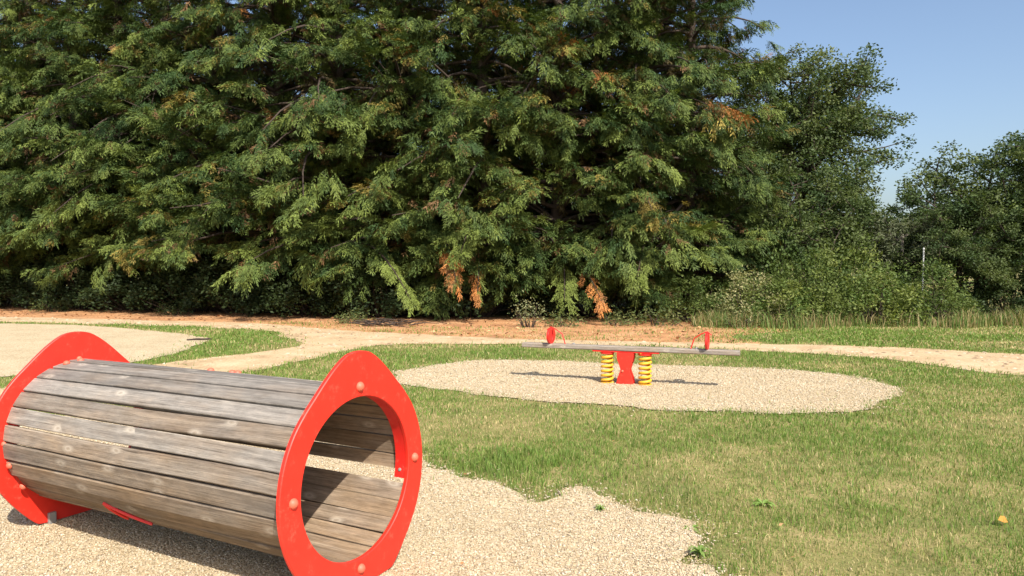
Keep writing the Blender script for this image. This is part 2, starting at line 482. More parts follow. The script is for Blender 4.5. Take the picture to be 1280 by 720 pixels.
def leaf_mesh(name, Q, col):
    n = len(Q)
    me = new_mesh(name, Q.reshape(-1, 3), quads=np.arange(n * 4).reshape(n, 4))
    set_col(me, "tint", np.repeat(col, 4, axis=0))
    return me

def spray_templates(rng, k=10):
    """feathery drooping sprays of scale-leaf twigs, unit length along x, normal z"""
    out = []
    for _ in range(k):
        P, F = [], []
        bow = rng.normal(0, 0.12)
        for x in np.linspace(0.12, 0.97, 7) + rng.normal(0, 0.03, 7):
            axp = np.array([x, bow * x * x, -0.25 * x * x])
            P.append(axp); F.append((1, rng.normal(0, 0.3), -0.5 * x + rng.normal(0, 0.2)))
            tw = (0.44 * (1 - x) ** 0.6 * (0.45 + x) + 0.08) * rng.uniform(0.6, 1.25)
            for s in (-1, 1):
                an = R(rng.uniform(18, 52)); tilt = rng.uniform(-0.55, 0.2)
                dirv = np.array([math.cos(an), s * math.sin(an), tilt])
                m = 4 if x < 0.75 else 2
                for j in range(m):
                    q = axp + dirv * tw * (j + 0.1) / m + np.array([rng.normal(0, 0.02), rng.normal(0, 0.02), -0.14 * (j / m) ** 2 + rng.normal(0, 0.025)])
                    P.append(q); F.append(dirv + np.array([0.25 + rng.normal(0, 0.2), rng.normal(0, 0.22), -0.22 * j + rng.normal(0, 0.22)]))
        P = np.array(P, float); F = norm(np.array(F, float))
        up = np.tile([0, 0, 1.0], (len(P), 1)) + rng.normal(0, 0.32, (len(P), 3))
        S = norm(np.cross(up, F))
        ln = rng.uniform(0.13, 0.25, len(P)); wd = ln * rng.uniform(0.20, 0.32, len(P))
        out.append(diamonds(P, F, S, ln, wd))
    m = min(len(t) for t in out)
    return np.array([t[:m] for t in out])

GREEN = np.array([0.034, 0.066, 0.019]); GREEN2 = np.array([0.155, 0.198, 0.044]); BLUEG = np.array([0.045, 0.085, 0.030])
GOLD = np.array([0.21, 0.165, 0.04]); RUST = np.array([0.50, 0.215, 0.065]); BROWN = np.array([0.13, 0.075, 0.035])
_rs = np.random.RandomState(3)
SPRAYS = spray_templates(_rs)

def place_sprays(P, F, U, s, rng):
    F = norm(F); S = norm(np.cross(U, F)); U = np.cross(F, S)
    T = SPRAYS[rng.randint(0, len(SPRAYS), len(P))]            # n,m,4,3
    B = np.stack([F, S, U], 1)                                  # n,3,3
    Q = np.einsum('nmkc,ncd->nmkd', T, B) * s[:, None, None, None] + P[:, None, None, :]
    return Q

def conifer(seed, H=16.0, Rm=2.75, base=1.1, n_limb=175, low_cut=0.45, tone=0.0):
    """returns (trunk mesh, crown mesh) of a tall cypress with layered drooping sprays"""
    rng = np.random.RandomState(seed)
    tb = MB()
    lean = rng.normal(0, 0.15, 2)
    tz = np.linspace(-0.1, H * 0.97, 14)
    tp = [(lean[0] * math.sin(z * 0.3) * 0.6, lean[1] * math.sin(z * 0.27) * 0.6, z) for z in tz]
    tb.tube(tp, [0.21 * (1 - z / H) ** 0.8 + 0.02 for z in tz], 9)
    hs = np.sort(base + (H - base - 0.2) * rng.rand(n_limb) ** 1.5)
    allP, allF, allU, allS, allC = [], [], [], [], []
    for i, h in enumerate(hs):
        az = i * 2.39996 + rng.normal(0, 0.3)
        prof = (1 - (h / H) ** 2.1) ** 0.8
        ln = Rm * prof * rng.uniform(0.78, 1.06) * (1.18 if rng.rand() < 0.12 else 1.0) * (0.56 + 0.86 * float(fbm(np.array([az % 6.283 * 1.3 + seed * 9.1]), np.array([h * 0.55 + seed * 3.7]), 2)[0]))
        if h < 2.6: ln *= low_cut + (1 - low_cut) * max(0, (h - base) / (2.6 - base)) * rng.uniform(0.75, 1.1)
        dv = np.array([math.cos(az), math.sin(az), 0.0]); sv = np.array([-dv[1], dv[0], 0])
        rise = rng.uniform(0.0, 0.45) + (0.4 if rng.rand() < 0.3 else 0); droop = rng.uniform(0.15, 0.5) + (0.35 if rng.rand() < 0.3 else 0)
        curve = rng.normal(0, 0.18)
        if h < 3.2: droop = min(droop, 0.32); rise = max(rise, 0.1)
        pt = lambda t: np.array([0, 0, h]) + np.outer(t, dv) * ln + np.outer(t * t, sv) * ln * curve + np.outer(rise * t - droop * t * t, [0, 0, 1]) * ln
        tt = np.linspace(0, 0.92, 6)
        tb.tube(pt(tt), list(0.045 * (1 - tt) * (0.5 + prof) + 0.006), 5, cap=False)
        # plumes: elongated clumps of sprays towards the limb's end, with open dark space between limbs
        npl = max(2, int(round(1.7 + 3.0 * ln / Rm))) if h < 11.5 else 2
        lt = np.clip(rng.normal(0.38 + tone, 0.2), 0, 1)
        r = rng.rand()
        for q in range(npl):
            tq = 0.98 if q == 0 else rng.uniform(0.45, 0.95)
            sd = 0 if q == 0 else (1 if q % 2 else -1)
            o = pt(np.array([tq]))[0] + sv * sd * rng.uniform(0.0, 0.22) * ln + [0, 0, rng.normal(0, 0.12)]
            an = sd * rng.uniform(0.35, 0.95) + rng.normal(0, 0.15)
            slope = rise - 1.6 * droop * tq + rng.normal(0.04, 0.24)
            ax = norm((dv * math.cos(an) + sv * math.sin(an) + np.array([0, 0, slope]))[None])[0]
            px = norm(np.cross([0, 0, 1.0], ax)[None])[0]
            pl = rng.uniform(0.4, 1.15) * (0.7 + 0.3 * prof)
            n = int(8 + 11 * pl)
            t = rng.rand(n) ** 0.85
            wdt = 0.42 * (1 - 0.75 * t) * pl ** 0.5
            lat = rng.uniform(-1, 1, n) * wdt
            o = o - ax * 0.35 * pl
            p = o + np.outer(t * pl, ax) + lat[:, None] * px + np.outer(rng.normal(0, 0.045, n) - 0.10 * t * t * pl - 0.22 * np.abs(lat), [0, 0, 1])
            sg = np.sign(lat) * rng.uniform(0.0, 0.65, n)
            f = np.outer(np.cos(sg), ax) + np.outer(np.sin(sg), px) + np.outer(rng.uniform(-0.6, 0.2, n), [0, 0, 1])
            u = np.tile([0, 0, 1.0], (n, 1)) + rng.normal(0, 0.3, (n, 3)) + rng.normal(0, 0.15, 3)
            s = rng.uniform(0.28, 0.54, n) * (0.8 + 0.2 * prof)
            mix = np.clip(lt + rng.normal(0, 0.15) + rng.normal(0, 0.24, n) + 0.35 * (t - 0.5), 0, 1)[:, None]
            c = GREEN * (1 - mix) + GREEN2 * mix
            bl = (rng.rand(n) < 0.15)[:, None]; c = np.where(bl, c * 0.5 + BLUEG * 0.5, c)
            if r < 0.07 and q < 2:                             # a dying limb: gold to rust
                k = rng.rand(n) < 0.55
                c[k] = (GOLD * 1.15 if rng.rand() < 0.9 else RUST * 0.7) * rng.uniform(0.6, 1.1, (k.sum(), 1))
            k = (rng.rand(n) < 0.16) & (t < 0.35); c[k] = BROWN * rng.uniform(0.8, 1.6, (k.sum(), 1))
            k = rng.rand(n) < 0.02; c[k] = GOLD * rng.uniform(0.5, 1.0, (k.sum(), 1))
            c = c * rng.uniform(0.82, 1.18, (n, 1))
            allP.append(p); allF.append(f); allU.append(u); allS.append(s); allC.append(c)
        # sparse bare inner twigs
        n = 5
        t = rng.uniform(0.12, 0.5, n); p = pt(t) + rng.normal(0, 0.12, (n, 3))
        allP.append(p); allF.append(rng.normal(0, 1, (n, 3)) + dv - [0, 0, 0.5]); allU.append(np.tile([0, 0, 1.0], (n, 1)) + rng.normal(0, 0.3, (n, 3)))
        allS.append(rng.uniform(0.25, 0.45, n)); allC.append(BROWN * rng.uniform(0.5, 1.1, (n, 1)) * np.where(rng.rand(n, 1) < 0.4, 1.0, 0.55) + GREEN * 0.4)
    P = np.concatenate(allP); Q = place_sprays(P, np.concatenate(allF), np.concatenate(allU), np.concatenate(allS), rng)
    Cc = np.concatenate(allC)
    Cc = np.repeat(Cc, Q.shape[1], 0) * rng.uniform(0.85, 1.15, (Q.shape[0] * Q.shape[1], 1))
    crown = leaf_mesh("crown", Q.reshape(-1, 4, 3), Cc)
    crown.materials.append(M['needle'])
    import bmesh
    trunk = new_mesh("trunk", tb.v, faces=tb.f, smooth=True); trunk.materials.append(M['bark'])
    return trunk, crown

def put_tree(name, variant, loc, rz, sc, label, cat, group):
    e = empty(name, loc, rz, label, cat, group)
    e.scale = sc if hasattr(sc, '__len__') else (sc, sc, sc)
    for nm, me in zip(("trunk", "crown"), variant):
        o = bpy.data.objects.new(nm, me); COL.objects.link(o); o.parent = e
    return e

VAR = [conifer(11, 16, 3.3, 2.15, 150, 1.0), conifer(12, 16.5, 3.4, 2.05, 152, 1.0, 0.06), conifer(13, 15.5, 3.25, 2.25, 150, 1.0, -0.04), conifer(14, 16, 3.05, 1.3, 150, 0.85, 0.03),
       conifer(15, 17, 3.0, 0.7, 150, 0.7, -0.03)]
HG = "tall cypresses of the hedge behind the playground"
hedge = [(-20.1, 28.4, 'tall dark cypress at the far left end, mostly cut off by the photo edge'),
         (-17.9, 27.5, 'tall cypress close to the left photo edge, above the left tip of the tunnel'),
         (-15.8, 26.6, 'tall cypress straight behind the left red end panel of the wooden tunnel'),
         (-13.7, 25.8, 'tall cypress behind the left third of the wooden tunnel barrel'),
         (-11.6, 24.9, 'tall cypress behind the middle of the wooden tunnel barrel'),
         (-9.5, 24.0, 'tall cypress behind the right third of the wooden tunnel barrel'),
         (-7.4, 23.2, 'tall cypress rising where the sandy side path meets the main path'),
         (-5.3, 22.4, 'tall cypress just left of straight behind the right red end panel of the tunnel'),
         (-3.1, 21.8, 'tall cypress with a bright green branch drooping low over the dirt beside brush debris'),
         (-0.9, 21.5, 'tall cypress with rusty orange dead sprays hanging low left of the seesaw'),
         (1.35, 21.4, 'tall cypress behind the seesaw\'s left half, with one small rusty spray low down'),
         (3.6, 21.3, 'tall cypress behind the right half of the seesaw, with a yellowing hanging branch'),
         (5.3, 21.9, 'tall blue-green cypress at the right end of the hedge, its side against open sky')]
rs = np.random.RandomState(5)
order = [0, 1, 2, 0, 1, 2, 0, 1, 3, 4, 3, 4, 4]
hedge_trees = []
for i, (x, y, lab) in enumerate(hedge):
    s = rs.uniform(0.96, 1.06)
    w = s * (0.88 if i == len(hedge) - 1 else 1.0)
    hedge_trees.append(put_tree("cypress_tree", VAR[order[i]], (x, y, 0), rs.uniform(0, 6.28), (w, w, s), lab, "tree", HG))

BACK = "second row of cypresses behind the hedge"  # extra row, added to darken the hedge interior and the ground behind
for i in range(12):
    x = -21.5 + 2.45 * i
    y = (29.2 - 0.42 * (x + 20)) if x < -3.5 else 22.6 + 0.02 * x
    s = rs.uniform(0.93, 1.03)
    put_tree("cypress_tree", VAR[(i * 2 + 1) % 5], (x, y + 3.6, 0), rs.uniform(0, 6.28), (s, s, s * 0.92), "cypress of a second row, only glimpsed as dark foliage through gaps in the front hedge", "tree", BACK)

# low branches that reach out of the hedge over the dirt: parts of their trees
def branch_part(tree, name, start, tip, col, seed, n=26, spread=0.28, size=(0.35, 0.6), droop=0.25, label=None):
    rng = np.random.RandomState(seed)
    start = np.array(start, float); tip = np.array(tip, float)
    n = int(n * 1.8); size = (size[0] * 0.72, size[1] * 0.75)
    t = 0.3 + 0.7 * rng.rand(n) ** 0.8
    ax = norm((tip - start)[None])[0]; sv = norm(np.cross([0, 0, 1.0], ax)[None])[0]
    L_ = np.linalg.norm(tip - start)
    p = start + np.outer(t, tip - start) + np.outer(0.35 * t * (1 - t) * L_, [0, 0, 1])
    sd = rng.choice([-1, 1], n); lat = sd * rng.rand(n) * spread * (1.15 - t)
    p = p + lat[:, None] * sv
    an = sd * rng.uniform(0.1, 0.9, n)
    f = np.outer(np.cos(an), ax) + np.outer(np.sin(an), sv) + np.outer(-rng.uniform(0.2, 1.0, n) * droop * 2, [0, 0, 1])
    u = np.tile([0, 0, 1.0], (n, 1)) + rng.normal(0, 0.25, (n, 3))
    Q = place_sprays(p, f, u, rng.uniform(*size, n), rng)
    c = np.repeat(np.array(col) * rng.uniform(0.7, 1.25, (n, 1)), Q.shape[1], 0) * rng.uniform(0.85, 1.15, (n * Q.shape[1], 1))
    if 'dead' in name:
        k = np.repeat(rng.rand(n) < 0.22, Q.shape[1]); c[k] = GREEN2 * 0.8
        k = np.repeat(rng.rand(n) < 0.25, Q.shape[1]); c[k] = c[k] * 0.4 + BROWN * 0.6
    me = leaf_mesh(name, Q.reshape(-1, 4, 3), c)
    me.materials.append(M['needle'])
    inv = Matrix.LocRotScale(tree.location, tree.rotation_euler, tree.scale).inverted()
    me.transform(inv)
    o = link(name, me, None, tree)
    mb = MB(); tt = np.linspace(0, 0.95, 7)
    mb.tube([tuple(start + k * (tip - start) + np.array([0, 0, 0.35 * k * (1 - k) * L_])) for k in tt], [0.03 * (1 - k) + 0.006 for k in tt], 5, cap=False)
    tw = new_mesh("twig", mb.v, faces=mb.f, smooth=True); tw.transform(inv)
    link("twig", tw, M['bark'], o)
    if label: o["label"] = label
    return o
branch_part(hedge_trees[8], "branch", (-4.1, 20.6, 2.1), (-2.45, 18.2, 0.5), GREEN2 * 1.15, 21, 40, 0.32, (0.35, 0.55), label="bright green low branch")
branch_part(hedge_trees[9], "dead_branch", (-2.0, 21.0, 2.3), (-1.35, 18.1, 0.95), RUST, 22, 34, 0.3, (0.35, 0.5), 0.7, "rusty orange dead branch")
branch_part(hedge_trees[9], "dead_branch", (-0.9, 21.0, 1.7), (-0.85, 18.2, 0.75), RUST * 0.9, 23, 18, 0.16, (0.35, 0.5), 0.9, "rusty orange dead branch")
branch_part(hedge_trees[9], "branch", (-1.0, 21.3, 2.7), (-1.3, 18.4, 1.7), GREEN2, 27, 26, 0.5, (0.4, 0.6), label="bright green low branch")
branch_part(hedge_trees[10], "dead_branch", (1.7, 21.2, 1.5), (2.25, 18.1, 0.5), RUST * 1.1, 24, 20, 0.26, (0.35, 0.45), 0.6, "rusty orange dead branch")
branch_part(hedge_trees[10], "branch", (1.5, 21.2, 1.6), (1.3, 18.2, 0.5), GREEN2, 25, 30, 0.45, (0.35, 0.55), label="bright green low branch")
branch_part(hedge_trees[11], "branch", (3.3, 21.2, 3.9), (3.55, 18.2, 2.6), GOLD * 0.95, 26, 22, 0.35, (0.35, 0.6), 0.7, "yellowing hanging branch")
branch_part(hedge_trees[11], "branch", (3.9, 21.2, 2.2), (3.1, 18.3, 1.1), GREEN2, 28, 34, 0.6, (0.45, 0.65), label="green low branch")

def leaf_cloud(P, rng, per, rad, ln, cols, flat=0.7, up=0.5, thin=0.5, hang=0.0):
    """clusters of leaves round the points P"""
    n = len(P) * per
    c = np.repeat(P, per, 0)
    off = norm(rng.normal(0, 1, (n, 3))) * (rng.rand(n, 1) ** 0.5) * np.repeat(rad, per)[:, None]
    off[:, 2] *= flat
    p = c + off
    f = norm(rng.normal(0, 1, (n, 3)) * [1, 1, 0.6] + norm(off) * 0.7 + [0, 0, -hang])
    nrm = norm(rng.normal(0, 0.7, (n, 3)) + [0, 0, up] + norm(off) * 0.5)
    S = norm(np.cross(nrm, f))
    l = rng.uniform(ln[0], ln[1], n)
    Q = diamonds(p, f, S, l, l * thin * rng.uniform(0.8, 1.2, n))
    cl = rng.rand(len(P), 1)
    col = np.array(cols[0]) * (1 - cl) + np.array(cols[1]) * cl
    col = np.repeat(col, per, 0) * rng.uniform(0.75, 1.25, (n, 1))
    return Q, col

def broadleaf(seed, H, Rx, z0, limbs=11, subs=6, per=85, ln=(0.08, 0.13), cols=((0.035, 0.065, 0.018), (0.075, 0.105, 0.028)), bark='bark', rc=(0.3, 0.55), thin=0.55, hang=0.0, tr=0.16, stems=1, flat=0.7):
    rng = np.random.RandomState(seed)
    tb = MB(); tips = []; rads = []
    zc = (H + z0) / 2; rz = (H - z0) / 2
    tops = []
    for s in range(stems):
        bx, by = (0, 0) if stems == 1 else rng.normal(0, Rx * 0.18, 2)
        top = np.array([bx * 2.2 + rng.normal(0, 0.2), by * 2.2 + rng.normal(0, 0.2), H * 0.72])
        zz = np.linspace(0, 1, 8)
        pts = [np.array([bx, by, -0.1]) * (1 - k) + top * k + np.array([math.sin(k * 5 + s) * 0.08, math.cos(k * 4 + s) * 0.08, 0]) * (H / 8) for k in zz]
        tb.tube(pts, [tr * (1 - k) ** 0.8 + 0.02 for k in zz], 8)
        tops.append(pts)
    for i in range(limbs):
        pts = tops[i % stems]
        k = rng.uniform(0.35, 0.98)
        j = int(k * 7); b0 = np.array(pts[j])
        az = i * 2.39996 + rng.normal(0, 0.3)
        el = rng.uniform(-0.55, 1.0)
        e = np.array([math.cos(az) * math.cos(el) * Rx, math.sin(az) * math.cos(el) * Rx, math.sin(el) * rz]) * rng.uniform(0.72, 1.0) + [0, 0, zc]
        mid = (b0 + e) / 2 + rng.normal(0, 0.15, 3) * Rx * 0.4 + [0, 0, 0.12 * Rx]
        q = np.linspace(0, 1, 6)
        lp = [b0 * (1 - a) ** 2 + 2 * mid * a * (1 - a) + e * a * a for a in q]
        tb.tube(lp, [tr * 0.42 * (1 - a) + 0.012 for a in q], 5, cap=False)
        tips.append(e); rads.append(rng.uniform(*rc))
        for m in range(subs):
            a = rng.uniform(0.35, 0.98)
            s0 = b0 * (1 - a) ** 2 + 2 * mid * a * (1 - a) + e * a * a
            dv = norm(rng.normal(0, 1, 3) * [1, 1, 0.7] + norm(e - [0, 0, zc]) * 0.6)
            t = s0 + dv * rng.uniform(0.25, 0.5) * Rx
            dd = (t - [0, 0, zc]) / [Rx, Rx, rz]
            r_ = np.linalg.norm(dd)
            if r_ > 1.05: t = np.array([0, 0, zc]) + (t - [0, 0, zc]) / r_ * 1.05
            tb.tube([s0, (s0 + t) / 2 + rng.normal(0, 0.05, 3), t], [tr * 0.16, tr * 0.1, 0.006], 4, cap=False)
            tips.append(t); rads.append(rng.uniform(*rc))
            tips.append((s0 + t) / 2 + rng.normal(0, 0.1, 3)); rads.append(rng.uniform(*rc) * 0.8)
    P = np.array(tips)
    Q, c = leaf_cloud(P, rng, per, np.array(rads), ln, cols, flat, 0.6, thin, hang)
    crown = leaf_mesh("crown", Q, c); crown.materials.append(M['leaf'])
    trunk = new_mesh("trunk", tb.v, faces=tb.f, smooth=True); trunk.materials.append(M[bark])
    return trunk, crown

OAK = broadleaf(31, 9.9, 3.25, 2.2, 34, 9, 100, (0.08, 0.14), ((0.05, 0.085, 0.03), (0.125, 0.15, 0.05)), rc=(0.3, 0.56), tr=0.2)
put_tree("broadleaf_tree", OAK, (10.5, 27.0, 0), 0.4, (1, 1, 1), "airy broadleaf tree against the sky beside the last cypress", "tree", None)
RTREE = broadleaf(32, 5.4, 2.7, 0.4, 20, 8, 115, (0.075, 0.125), ((0.042, 0.075, 0.026), (0.11, 0.14, 0.044)), rc=(0.24, 0.46), tr=0.16)
RTREE2 = broadleaf(33, 6.6, 3.1, 0.6, 23, 9, 115, (0.075, 0.125), ((0.04, 0.072, 0.025), (0.105, 0.138, 0.042)), rc=(0.25, 0.48), tr=0.2)
put_tree("broadleaf_tree", RTREE, (14.3, 22.4, 0), 1.0, (1, 1, 0.97), "round dark green tree right of the sky gap, behind the thin white post", "tree", "dark trees at the right edge")
put_tree("broadleaf_tree", RTREE2, (16.5, 20.6, 0), 2.0, (1, 1, 0.93), "large dark green tree cut off by the right photo edge, tallest of the right group", "tree", "dark trees at the right edge")
WILLOW = broadleaf(34, 3.9, 1.25, 0.6, 10, 7, 70, (0.10, 0.16), ((0.095, 0.12, 0.06), (0.15, 0.165, 0.09)), 'bark_grey', (0.22, 0.42), 0.22, 0.8, 0.08, 2)
put_tree("willow", WILLOW, (11.6, 22.1, 0), 0.0, (1, 1, 0.93), "pale grey-green willowy tree below the sky gap", "tree", None)
for i, (x, y, rz, s, lab) in enumerate([(8.2, 23.0, 0.5, 0.95, 'dark green bushy tree tucked against the foot of the last cypress'),
                                        (9.5, 23.6, 2.6, 0.9, 'dark green bushy tree under the airy broadleaf crown'),
                                        (12.6, 20.9, 4.1, 0.62, 'low dark bush in shade below the thin white post')]):
    put_tree("bushy_tree", RTREE, (x, y, 0), rz, (s, s, s), lab, "tree", "bushy trees behind the brambles")

def shrub(seed, Rx, H, cols, n=70, per=70, ln=(0.05, 0.09), thin=0.6):
    rng = np.random.RandomState(seed)
    tb = MB(); tips = []; rads = []
    for i in range(n):
        az = rng.uniform(0, 6.28); rr = Rx * rng.rand() ** 0.5
        z = H * (1 - (rr / Rx) ** 2 * 0.65) * rng.uniform(0.25, 1.0)
        t = np.array([math.cos(az) * rr, math.sin(az) * rr, z])
        b = np.array([t[0] * 0.35, t[1] * 0.35, -0.05])
        if i % 2 == 0: tb.tube([b, (b + t) / 2 + rng.normal(0, 0.06, 3), t], [0.014, 0.01, 0.004], 4, cap=False)
        tips.append(t); rads.append(rng.uniform(0.18, 0.36))
    Q, c = leaf_cloud(np.array(tips), rng, per, np.array(rads), ln, cols, 0.8, 0.5, thin)
    Q[..., 2] = np.maximum(Q[..., 2], 0.015)
    f = leaf_mesh("foliage", Q, c); f.materials.append(M['leaf'])
    st = new_mesh("stem", tb.v, faces=tb.f); st.materials.append(M['bark'])
    return st, f

def put_shrub(name, var, loc, rz, s, label, cat, group):
    e = empty(name, loc, rz, label, cat, group); e.scale = s
    for nm, me in zip(("stem", "foliage"), var):
        o = bpy.data.objects.new(nm, me); COL.objects.link(o); o.parent = e
    return e
BR = shrub(41, 1.15, 1.55, ((0.08, 0.13, 0.03), (0.19, 0.22, 0.055)), 64, 75, (0.06, 0.12), 0.45)
BR2 = shrub(42, 1.1, 1.7, ((0.06, 0.10, 0.025), (0.13, 0.165, 0.04)), 72, 75)
PALE = shrub(43, 0.85, 1.5, ((0.11, 0.15, 0.04), (0.33, 0.31, 0.15)), 60, 60, (0.05, 0.08))
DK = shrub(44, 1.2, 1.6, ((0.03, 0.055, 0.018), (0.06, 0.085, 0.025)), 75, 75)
BG = "brambly shrubs along the grass strip"
put_shrub("shrub", BR2, (4.9, 19.2, 0), 0.3, (0.9, 0.9, 0.75), "green shrub at the left end of the brambles, under the cypress", "shrub", BG)
put_shrub("flowering_shrub", PALE, (5.95, 18.7, 0), 0.0, (1, 1, 0.98), "shrub with pale cream flower heads, right of the seesaw's right end", "shrub", None)
put_shrub("shrub", BR, (6.9, 18.5, 0), 0.9, (0.95, 0.95, 0.85), "fresh green bramble right of the pale flowering shrub", "shrub", BG)
put_shrub("shrub", BR2, (8.0, 18.9, 0), 2.2, (1, 1, 1.2), "tall dark green bramble in the middle of the shrub row", "shrub", BG)
put_shrub("shrub", BR2, (7.3, 20.7, 0), 1.2, (1.2, 1.1, 1.7), "tall upright dark shrub behind the brambles, right of the last cypress", "shrub", BG)
put_shrub("shrub", BR, (9.4, 20.9, 0), 5.2, (1.2, 1.1, 1.55), "tall lighter shrub behind the brambles, under the airy broadleaf tree", "shrub", BG)
put_shrub("shrub", BR, (9.2, 18.7, 0), 3.4, (1, 1, 1.0), "light green bramble in front of the dark bushy tree", "shrub", BG)
put_shrub("shrub", BR2, (10.6, 18.9, 0), 4.6, (1.0, 1.0, 1.0), "rounded bramble at the right end of the row, beside the shaded hollow", "shrub", BG)
DG = "dark shrubs in the shade at the right"
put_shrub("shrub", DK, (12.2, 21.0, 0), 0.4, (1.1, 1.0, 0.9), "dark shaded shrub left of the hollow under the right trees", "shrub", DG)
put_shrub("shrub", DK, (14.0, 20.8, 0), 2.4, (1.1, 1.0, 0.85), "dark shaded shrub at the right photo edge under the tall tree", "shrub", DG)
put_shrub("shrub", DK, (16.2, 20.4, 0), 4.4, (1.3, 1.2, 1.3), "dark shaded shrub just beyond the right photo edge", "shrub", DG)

put_shrub("shrub", DK, (9.0, 21.2, 0), 1.4, (1.2, 1.0, 1.1), "dark shrub in the gap behind the light green brambles", "shrub", DG)  # this and the next two: added to cover sunlit ground and darken gaps
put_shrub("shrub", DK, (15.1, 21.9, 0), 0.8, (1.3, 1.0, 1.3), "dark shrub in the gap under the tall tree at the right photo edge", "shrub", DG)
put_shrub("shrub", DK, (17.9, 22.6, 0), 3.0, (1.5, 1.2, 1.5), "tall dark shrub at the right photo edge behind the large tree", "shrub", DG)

# dense undergrowth, added with dark leaves to darken the foot of the hedge
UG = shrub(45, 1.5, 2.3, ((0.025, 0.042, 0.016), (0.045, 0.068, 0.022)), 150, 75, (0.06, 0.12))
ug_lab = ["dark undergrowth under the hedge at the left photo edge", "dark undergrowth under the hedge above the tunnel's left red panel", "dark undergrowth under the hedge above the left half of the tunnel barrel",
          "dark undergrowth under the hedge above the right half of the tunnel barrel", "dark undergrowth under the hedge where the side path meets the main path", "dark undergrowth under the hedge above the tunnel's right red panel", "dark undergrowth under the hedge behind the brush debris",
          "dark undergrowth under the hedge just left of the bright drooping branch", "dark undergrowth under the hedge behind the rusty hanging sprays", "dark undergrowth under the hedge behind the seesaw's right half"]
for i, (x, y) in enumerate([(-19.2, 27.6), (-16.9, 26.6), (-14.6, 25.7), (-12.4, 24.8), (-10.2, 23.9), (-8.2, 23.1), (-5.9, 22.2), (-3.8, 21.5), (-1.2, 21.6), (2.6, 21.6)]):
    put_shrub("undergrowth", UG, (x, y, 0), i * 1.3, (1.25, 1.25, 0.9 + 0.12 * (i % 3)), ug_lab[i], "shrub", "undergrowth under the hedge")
# a far wood, added to hide the bright field and horizon
def far_wood():
    rng = np.random.RandomState(99)
    x = np.linspace(-70, 110, 260) + rng.normal(0, 0.6, 260)
    tips = []
    for k in range(5):
        y = 62 + rng.normal(0, 2.5, 260) + 0.002 * (x - 10) ** 2
        tips.append(np.stack([x + rng.normal(0, 0.5, 260), y, rng.uniform(0.3, 1, 260) * (4.2 + 2.5 * fbm(x * 0.15, x * 0 + 3, 3))], 1))
    P = np.concatenate(tips)
    Q, c = leaf_cloud(P, rng, 40, np.full(len(P), 1.3), (0.4, 0.7), ((0.035, 0.06, 0.022), (0.07, 0.095, 0.035)), 0.9, 0.5, 0.7)
    me = leaf_mesh("far_wood", Q, c)
    tag(link("far_wood", me, M['leaf']), "distant belt of trees beyond the field, glimpsed under and between the nearer trees", "wood", kind="stuff")
far_wood()

